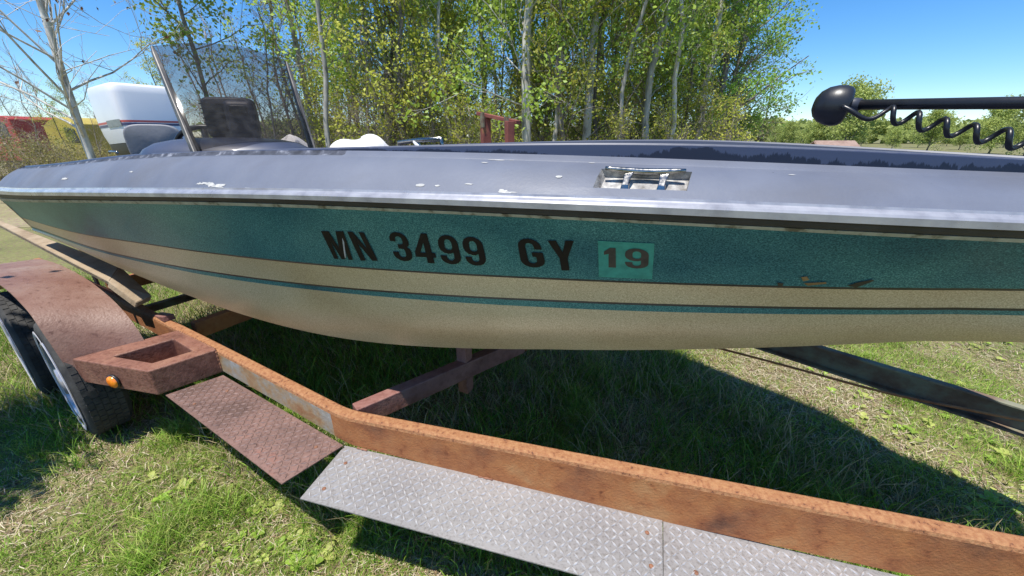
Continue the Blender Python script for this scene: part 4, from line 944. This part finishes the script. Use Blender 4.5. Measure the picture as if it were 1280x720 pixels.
# ------------------------------------------------------------------ trees
def make_tree(seed, H, r0, nb, nleaf, lsize, spread, c0=.25, lean=(0, 0), bend=.25, sub=4, updir=.8, twigs=3, lspread=.10, sides=6, lr=.36):
    r = np.random.RandomState(seed); m = MB(); n = 11
    t = np.linspace(0, 1, n); wob = np.cumsum(r.randn(n, 2) * bend * H / n * .35, 0); wob -= wob[0]
    tr = np.stack([wob[:, 0] + lean[0] * H * t, wob[:, 1] + lean[1] * H * t, H * t], -1); rad = r0 * (1 - .85 * t) + .006
    rad[0] *= 1.25; m.tube(tr, rad, sides + 2)
    anchors = []
    def limb(p, d, L, rr, depth):
        k = 5 if depth == 0 else 4; pts = [p]; q = d / np.linalg.norm(d)
        for i in range(k - 1):
            q = q + r.randn(3) * .22 + np.array([0, 0, .10]); q /= np.linalg.norm(q); pts.append(pts[-1] + q * L / (k - 1))
        pts = np.array(pts); m.tube(pts, np.linspace(rr, rr * .3 + .0012, k), 5 if depth == 0 else 3, caps=False)
        if depth < 2:
            for i in range(sub if depth == 0 else twigs):
                f = .25 + .75 * r.rand(); ix = f * (k - 1); a = int(min(ix, k - 2)); pp = lerp(pts[a], pts[a + 1], ix - a); dd_ = (pts[a + 1] - pts[a]); dd_ /= np.linalg.norm(dd_) + 1e-9
                nd = dd_ * .6 + r.randn(3) * .6; limb(pp, nd, L * (.35 + .25 * r.rand()), rr * .4, depth + 1)
        if depth > 0 or sub == 0: anchors.append(pts)
    for i in range(nb):
        f = c0 + (1 - c0) * (i + r.rand()) / nb; ix = f * (n - 1); a = int(min(ix, n - 2)); p = lerp(tr[a], tr[a + 1], ix - a); az = r.rand() * 6.28; el = updir * (.4 + .9 * r.rand())
        L = spread * (1.05 - .65 * f) * (.6 + .7 * r.rand()); limb(p, np.array([math.cos(az) * math.cos(el), math.sin(az) * math.cos(el), math.sin(el)]), L, max(.005, rad[a] * lr), 0)
    A = []; 
    for pts in anchors: A.append(pts)
    idx = r.randint(0, len(A), nleaf); P = np.zeros((nleaf, 3))
    for q in range(nleaf):
        pts = A[idx[q]]; f = r.rand() ** .7 * (len(pts) - 1.001); a = int(f); P[q] = lerp(pts[a], pts[a + 1], f - a)
    P += r.randn(nleaf, 3) * lspread
    n1 = r.randn(nleaf, 3); n1 /= np.linalg.norm(n1, axis=1, keepdims=True); n2 = np.cross(n1, r.randn(nleaf, 3)); n2 /= np.linalg.norm(n2, axis=1, keepdims=True)
    sz = lsize * (.5 + .8 * r.rand(nleaf, 1)); n3 = np.cross(n1, n2)
    V = np.stack([P - n1 * sz * .5, P + n2 * sz * .33 + n3 * sz * .1, P + n1 * sz * .55, P - n2 * sz * .33 + n3 * sz * .1], 1).reshape(-1, 3)
    T = (np.array([(0, 1, 2), (0, 2, 3)])[None] + 4 * np.arange(nleaf)[:, None, None]).reshape(-1, 3)
    # bark mesh
    BV = np.concatenate(m.V); tl = []
    for f in m.F:
        for i in range(1, len(f) - 1): tl.append((f[0], f[i], f[i + 1]))
    return BV, np.array(tl), V, T
def tree_meshes(key, bark, leaf, **k):
    BV, BT, LV, LT = make_tree(**k)
    a = fastmesh('trunk', BV, BT, bark); a.polygons.foreach_set('use_smooth', [True] * len(a.polygons)); b = fastmesh('crown', LV, LT, leaf) if len(LV) else None; return a, b
TM = {}
TM['aspen'] = [tree_meshes('a', 'bark_pale', 'leaf_lime', seed=s, H=8.5, r0=.085, nb=26, nleaf=9500, lsize=.072, spread=1.7, c0=.16, bend=.2, lspread=.10, lr=.16) for s in (11, 12, 13)]
TM['maple'] = [tree_meshes('m', 'bark_grey', 'leaf_green', seed=s, H=8, r0=.10, nb=34, nleaf=14000, lsize=.075, spread=2.3, c0=.06, lspread=.11) for s in (21, 22)]
TM['sapling'] = [tree_meshes('s', 'bark_grey', 'leaf_yellow', seed=s, H=6.5, r0=.045, nb=26, nleaf=4800, lsize=.062, spread=1.5, c0=.05, lspread=.09, bend=.35) for s in (31, 32, 33)]
TM['bare'] = [tree_meshes('b', 'twig', 'leaf_rusty', seed=s, H=6.5, r0=.05, nb=34, nleaf=500, lsize=.05, spread=1.7, c0=.04, sub=6, twigs=4, bend=.4) for s in (41, 42, 43)]
TM['shrub'] = [tree_meshes('h', 'twig', 'leaf_yellow', seed=s, H=2.4, r0=.022, nb=30, nleaf=1500, lsize=.06, spread=1.3, c0=.02, lspread=.08, updir=1.0, sub=5) for s in (51, 52)]
TM['leafy'] = [tree_meshes('l', 'bark_grey', 'leaf_lime', seed=91, H=7, r0=.05, nb=26, nleaf=5200, lsize=.085, spread=1.7, c0=.30, lspread=.15)]
TM['brush'] = [tree_meshes('w', 'twig', 'leaf_olive', seed=s, H=2.2, r0=.02, nb=34, nleaf=2600, lsize=.07, spread=1.9, c0=.0, lspread=.12, updir=.8, sub=6, twigs=4) for s in (101, 102)]
TM['shade_bush'] = [tree_meshes('u', 'bark_grey', 'leaf_green', seed=95, H=2.7, r0=.03, nb=34, nleaf=9000, lsize=.08, spread=.62, c0=.45, lspread=.12, updir=.6, sub=5, bend=.05)]
TM['far'] = [tree_meshes('f', 'bark_grey', 'leaf_far', seed=s, H=5, r0=.09, nb=34, nleaf=9000, lsize=.20, spread=3.2, c0=.08, lspread=.25) for s in (61, 62)]
def put_tree(kind, i, x, y, sc, label, cat='tree', group=None, rz=None, name=None, mats=None, z=0):
    a, b = TM[kind][i % len(TM[kind])]
    nm = name or {'pole': 'slender_aspen', 'brush': 'brush', 'fork': 'bare_tree', 'aspen': 'aspen_tree', 'maple': 'broadleaf_tree', 'sapling': 'young_tree', 'bare': 'bare_tree', 'shrub': 'shrub', 'far': 'distant_tree', 'leafy': 'leafy_tree', 'shade_bush': 'shade_bush'}[kind]
    e = bpy.data.objects.new(nm, None); COL.objects.link(e); e.location = (x, y, z); e.rotation_euler[2] = rs.rand() * 6.28 if rz is None else rz; e.scale = (sc, sc, sc)
    tag(e, label, cat, group)
    for nm_, me in (('trunk', a), ('crown', b)):
        if me is None: continue
        o = bpy.data.objects.new(nm_, me); COL.objects.link(o); o.parent = e
    return e
def xy(u, dist):                                                            # ground place in the direction of column u on the horizon
    r = ray(u, HOR); return r[0] / r[1] * dist, dist
rt = random.Random(3)
DSC = {'pole': 'slender pale-barked aspen', 'aspen': 'pale aspen', 'maple': 'leafy green tree', 'sapling': 'slim yellow-green young tree', 'bare': 'bare twiggy tree', 'shrub': 'yellow green shrub'}
GRP = {'pole': 'slender aspens at the front of the wood', 'aspen': 'aspens in the wood', 'maple': 'leafy trees in the wood', 'sapling': 'young trees in the wood', 'bare': 'bare trees in the wood', 'shrub': 'shrubs at the wood edge'}
MARKS = [(230, 'seen above the white outboard cowl'), (262, 'beside the left windshield post'), (300, 'behind the fish finder'), (345, 'behind the windshield right part'), (385, 'above the right windshield post'), (425, 'just right of the windshield'), (470, 'above the white cloth heap'),
         (505, 'above the left end of the chrome rail'), (550, 'above the right end of the chrome rail'), (590, 'just left of the rusty H frame'), (620, 'behind the left post of the H frame'), (655, 'behind the right post of the H frame'),
         (695, 'just right of the rusty H frame'), (745, 'above the gap before the cleat'), (790, 'above the left half of the cleat'), (835, 'above the right half of the cleat'), (880, 'just right of the cleat'), (925, 'near the right end of the wood'), (2000, 'at the right end of the wood')]
PLACED = []
def wood(kind, u, dist, sc=1.0, i=None):
    x, y = xy(u, dist); row = 'front-row' if dist < 10.5 else ('middle-row' if dist < 13.6 else 'back-row')
    place = next(t for lim, t in MARKS if u < lim)
    e = put_tree(kind, rt.randrange(9) if i is None else i, x, y, sc, '', 'shrub' if kind == 'shrub' else 'tree', GRP[kind]); PLACED.append((kind, place, row, u, e))
for u, d_, sc in ((400, 11, 1.0), (485, 9.5, 1.0), (545, 13, 1.1), (600, 12, 1), (662, 9.0, 1.25), (640, 11, 1), (700, 14, 1), (735, 9.0, 1.15), (815, 9.4, 1.05), (780, 12.5, 1), (868, 10.5, 1.0), (455, 14, 1.1), (570, 15, 1.2), (672, 10, 1.1), (520, 11, 1)): wood('aspen', u, d_, sc)
TM['pole'] = [tree_meshes('q', 'bark_pale', 'leaf_lime', seed=s, H=8, r0=.05, nb=18, nleaf=2600, lsize=.08, spread=1.3, c0=.25, bend=.34, lspread=.14, lr=.2) for s in (121, 122)]
for k in range(6): wood('pole', 410 + k * 85 + rt.uniform(-18, 18) + rt.uniform(-10, 10), rt.uniform(7.9, 9.6), rt.uniform(.9, 1.1))
for u, d_, sc in ((880, 11.5, .95), (840, 13, 1.0), (865, 14.5, 1.1), (800, 14, 1.1), (902, 13.0, .85), (740, 15, 1.1)): wood('maple', u, d_, sc)
for k in range(17): wood('sapling', 395 + k * 29 + rt.uniform(-15, 15), rt.uniform(8.5, 13), rt.uniform(.75, 1.1))
for k in range(22): wood('bare', 380 + k * 25 + rt.uniform(-9, 9), rt.uniform(8.2, 14.5), rt.uniform(.5, 1.0))
for k in range(17): wood('shrub', 390 + k * 32 + rt.uniform(-12, 12), rt.uniform(8.0, 10.5), rt.uniform(.7, 1.15))
for k in range(5): wood('bare', 420 + k * 100 + rt.uniform(-12, 12), rt.uniform(15, 19), rt.uniform(.9, 1.2))
for u, d_, sc in ((255, 11, .6), (290, 10, .55), (325, 11, .62), (350, 9.5, .6), (380, 10.5, .8), (300, 13, .7), (235, 14, .62)): wood('bare', u, d_, sc)
byk = {}
for kd, pl, row, u, e in sorted(PLACED, key=lambda q: q[3]): byk.setdefault((kd, pl, row), []).append(e)
for (kd, pl, row), es in byk.items():
    for n_, e in enumerate(es):
        pre = '' if len(es) == 1 else (('left of two: ', 'right of two: ')[n_] if len(es) == 2 else ('leftmost of several: ', 'second of several: ', 'third of several: ', 'fourth of several: ', 'fifth of several: ', 'sixth of several: ', 'seventh of several: ')[n_])
        e['label'] = f"{pre}{row} {DSC[kd]} {pl}"
# leafy tree behind the windshield
x, y = xy(270, 8.6); put_tree('leafy', 0, x, y, 1.0, 'leafy young tree rising behind the left windshield post', 'tree', rz=1.0)
x, y = xy(218, 12); put_tree('sapling', 2, x, y, .55, 'thin leafy tree rising just above the white outboard cowl', 'tree', rz=2.0)
# left bare tree with forked trunk
TM['fork'] = [tree_meshes('k', 'bark_pale', 'leaf_rusty', seed=79, H=7.5, r0=.055, nb=40, nleaf=500, lsize=.06, spread=2.2, c0=.16, lean=(-.02, 0), sub=6, twigs=5, bend=.22)]
x, y = xy(112, 6.6); put_tree('fork', 0, x, y, 1.0, 'bare tree with pale forked trunk left of the outboard motor', 'tree', rz=.2, name='bare_tree')
for k, (u, d_, sc, lb) in enumerate(((-35, 11, .6, 'bare scrub cut by the left edge of the photo'), (6, 10, .45, 'bare scrub in front of the left end of the red truck'), (50, 11, .42, 'bare scrub in front of the middle of the red truck'), (78, 10.5, .36, 'leafy low scrub in front of the red truck wheels'),
        (22, 21, .62, 'tall scrub rising behind the left half of the red truck'), (62, 20, .6, 'tall scrub rising behind the cab of the red truck'), (98, 19, .55, 'tall scrub behind the yellow machine'), (128, 18, .55, 'scrub between the yellow machine and the outboard'), (165, 19, .55, 'scrub behind the left side of the outboard cowl'),
        (195, 16, .5, 'scrub behind the right side of the outboard cowl'), (35, 9, .22, 'small green tuft growing below the red truck'), (118, 9, .28, 'thin scrub below the yellow machine'))):
    x, y = xy(u, d_); put_tree('bare' if k % 3 else 'sapling', k, x, y, sc, lb, 'shrub', 'scrub behind the stern', name='scrub')
for k, (u, d_, sc, lb) in enumerate(((-20, 9.0, .50, 'low brush hiding the lower left end of the red truck'), (14, 9.3, .50, 'low brush below the red truck, left part'), (40, 8.8, .46, 'low brush below the red truck, middle part'), (64, 9.2, .48, 'low brush below the red truck, right part'),
        (92, 8.7, .42, 'low brush below the gap between truck and yellow machine'), (122, 9.4, .42, 'low brush below the yellow machine'))):
    x, y = xy(u, d_); put_tree('brush', k, x, y, sc, lb, 'brush', 'low brush behind the stern', name='brush')
# leaf litter sheet beyond the stern and under the wood
mat('litter', [(.3, (.15, .10, .07)), (.45, (.27, .20, .145)), (.56, (.24, .23, .10)), (.7, (.40, .31, .23))], 14, rough=1, bump=.8, bscale=30, detail=10, ramp2=[(.35, (.75, .8, .6)), (.6, (1, 1, 1))], scale2=.5)
pts = []
for k in range(60):
    t = k / 59; pts.append((-22 + 42 * t, 5.6 + 1.5 * math.sin(t * 9) + .5 * math.sin(t * 41) + (2.5 if t > .7 else 0), .004))
V = [(x, y, .004) for x, y, _ in pts] + [(x, y + (24 - y) * .4, .004) for x, y, _ in pts] + [(x * 1.3, 26, .004) for x, y, _ in pts]
build('leaf_litter', V, [(a, a + 1, a + 61, a + 60) for r in (0, 60) for a in range(r, r + 59)], 'litter', kind='structure')
# right: far trees
for k, (u, d_, sc, lb) in enumerate(((1058, 36, .92, 'round light green tree directly below the stowed trolling motor head'), (1022, 38, .45, 'small tree left of the round light green one under the motor head'), (1165, 40, .62, 'light green tree behind the first loops of the coil cord'),
                                 (1245, 34, .62, 'light green tree behind the last loops of the coil cord'), (1292, 30, .75, 'tree at the right edge of the photo'), (985, 42, .42, 'low tree just right of the wood edge'), (1205, 44, .38, 'low tree between the two light green trees'), (1120, 46, .34, 'low tree in the gap right of the round tree'))):
    x, y = xy(u, d_); put_tree('far', k, x, y, sc, lb, 'tree')
for k in range(10):
    x, y = xy(972 + k * 36, 60 + 8 * math.sin(k * 2.1)); put_tree('far', k, x, y, .44 + .07 * math.sin(k * 1.7), ('leftmost', 'second', 'third', 'fourth', 'fifth', 'sixth', 'seventh', 'eighth', 'ninth', 'tenth')[k] + ' tree from the left in the far line along the right horizon', 'tree', 'far tree line')
x, y = xy(952, 13); put_tree('bare', 1, x, y, .5, 'small bare sapling at the right edge of the wood', 'tree')
rw = np.random.RandomState(5); nW = 16000; wx = rw.uniform(-60, 170, nW); top = 2.0 + 2.2 * vnoise(wx, wx * 0, .16, 3) + 1.2 * vnoise(wx, wx * 0, .55, 4)
wz = top * rw.rand(nW) ** .7; wy = 78 + rw.rand(nW) * 8; Pw_ = np.stack([wx, wy, wz], -1); a_ = rw.randn(nW, 3); a_ /= np.linalg.norm(a_, axis=1, keepdims=True); b_ = np.cross(a_, rw.randn(nW, 3)); b_ /= np.linalg.norm(b_, axis=1, keepdims=True)
szw = .35 + .4 * rw.rand(nW, 1); Vw = np.stack([Pw_ - a_ * szw, Pw_ + b_ * szw * .7, Pw_ + a_ * szw, Pw_ - b_ * szw * .7], 1).reshape(-1, 3); Tw = (np.array([(0, 1, 2), (0, 2, 3)])[None] + 4 * np.arange(nW)[:, None, None]).reshape(-1, 3)
fwo = bpy.data.objects.new('far_wood', fastmesh('far_wood', Vw, Tw, 'leaf_far')); COL.objects.link(fwo); fwo['kind'] = 'stuff'; tag(fwo, 'continuous low green wood along the far horizon', 'wood')
# bush outside the left edge, unseen, added to shade the lawn by the wheels
put_tree('shade_bush', 0, -3.05, .66, 1.0, 'unseen small tree added left of the frame to shade the grass beside the wheels', 'tree', rz=.4, name='added_shade_tree')

# ------------------------------------------------------------------ far things
def wbox(m, c, hx, hy, hz, yaw=0, mi=0):
    a = np.array([math.cos(yaw), math.sin(yaw), 0]); b = np.array([-a[1], a[0], 0]); return m.box(np.asarray(c), a * hx, b * hy, ZU * hz, mi)
# rusty frame behind the boat
x0, y0 = xy(620, 6.2)
rf = thing('rusty_frame', 'rust red steel H frame standing behind the boat in front of the wood', 'frame', (x0, y0, 0))
pa = at(606, 158, 5.6); pb = at(636, 160, 5.2)
for nm_, p_, w_ in (('post', at(607, 160, 5.7), .065), ('post', at(637, 165, 5.4), .055)):
    wbox(MB(), (p_[0], p_[1], p_[2] / 2 + .05), w_, .05, p_[2] / 2 + .09, .5).build(nm_, 'rust_red_dark', rf, bevel=.006)
a_, b_ = at(598, 142, 5.7), at(648, 153, 5.4); t_ = (b_ - a_) / np.linalg.norm(b_ - a_)
MB().box((a_ + b_) / 2, t_ * np.linalg.norm(b_ - a_) / 2, np.cross(t_, ZU) * .06, ZU * .025).build('crossbar', 'rust_red_dark', rf, bevel=.006)
for p_ in (at(603, 150, 5.62), at(633, 156, 5.38)): wbox(MB(), p_, .012, .05, .10, .5).build('gusset', 'rust_dark', rf)
# red truck and yellow machine at far left
def vehicle():
    c = at(22, 166, 13.0); yaw = -.10; a = np.array([math.cos(yaw), math.sin(yaw), 0]); b = np.array([-a[1], a[0], 0])
    root = thing('red_truck', 'red truck with white lettering band half hidden by brush at the far left', 'truck', (c[0], c[1], 0))
    P0 = np.array([c[0], c[1], 0])
    def pr(sec, hy, nm, mt, off=0):
        bot = [P0 + a * (x + off) - b * hy + ZU * z for x, z in sec]; top = [P0 + a * (x + off) + b * hy + ZU * z for x, z in sec]
        return MB().prism(bot, top).build(nm, mt, root, bevel=.03)
    body = pr([(-2.6, .65), (1.35, .65), (1.45, .95), (1.35, 1.9), (1.2, 1.98), (-2.6, 1.98)], 1.0, 'body', 'red_paint')
    pr([(-2.5, 1.45), (.9, 1.45), (.9, 1.62), (-2.5, 1.62)], 1.015, 'white_band', 'white_paint')
    pr([(.55, 1.35), (1.2, 1.35), (1.15, 1.8), (.55, 1.8)], 1.02, 'window', 'dark_glass')
    for sx_ in (-1.7, .85):
        for sd_ in (-1, 1):
            cc_ = P0 + a * sx_ + b * sd_ * .85; MB().tube([cc_ - b * .13 + ZU * .42, cc_ + b * .13 + ZU * .42], .42, 20).build('wheel', 'tyre', root, smooth=True)
    c = at(108, 172, 12.5); root2 = thing('yellow_loader', 'yellow machine standing beyond the forked tree left of the outboard', 'machine', (c[0], c[1], 0))
    P0 = np.array([c[0], c[1], 0])
    def pr2(sec, hy, nm, mt):
        bot = [P0 + a * x - b * hy + ZU * z for x, z in sec]; top = [P0 + a * x + b * hy + ZU * z for x, z in sec]; return MB().prism(bot, top).build(nm, mt, root2, bevel=.02)
    pr2([(-.6, .4), (.65, .4), (.7, 1.0), (.6, 1.75), (-.1, 1.95), (-.6, 1.7)], .6, 'body', 'yellow_paint')
    pr2([(.1, 1.2), (.5, 1.2), (.45, 1.6), (.1, 1.65)], .62, 'window', 'dark_glass')
    for sx_ in (-.4, .45):
        for sd_ in (-1, 1):
            cc_ = P0 + a * sx_ + b * sd_ * .62; MB().tube([cc_ - b * .1 + ZU * .33, cc_ + b * .1 + ZU * .33], .33, 18).build('wheel', 'tyre', root2, smooth=True)
vehicle()
# low shed roof
c = at(1042, 181, 13); sh_ = thing('low_shed', 'low shed with brown shingle roof just above the boat edge under the round tree', 'shed', (c[0], c[1], 0))
P0 = np.array([c[0], c[1], 0])
wbox(MB(), P0 + ZU * .40, .62, .45, .40).build('wall', 'shed_wood', sh_)
MB().prism([P0 + np.array([x, -.6, z]) for x, z in ((-.78, .80), (.78, .80), (.74, .84), (-.74, .84))], [P0 + np.array([x, .0, z]) for x, z in ((-.70, 1.22), (.70, 1.22), (.68, 1.26), (-.68, 1.26))]).build('roof', 'shingle', sh_)
MB().prism([P0 + np.array([x, .6, z]) for x, z in ((-.78, .80), (.78, .80), (.74, .84), (-.74, .84))], [P0 + np.array([x, .003, z]) for x, z in ((-.70, 1.22), (.70, 1.22), (.68, 1.26), (-.68, 1.26))]).build('roof', 'shingle', sh_)
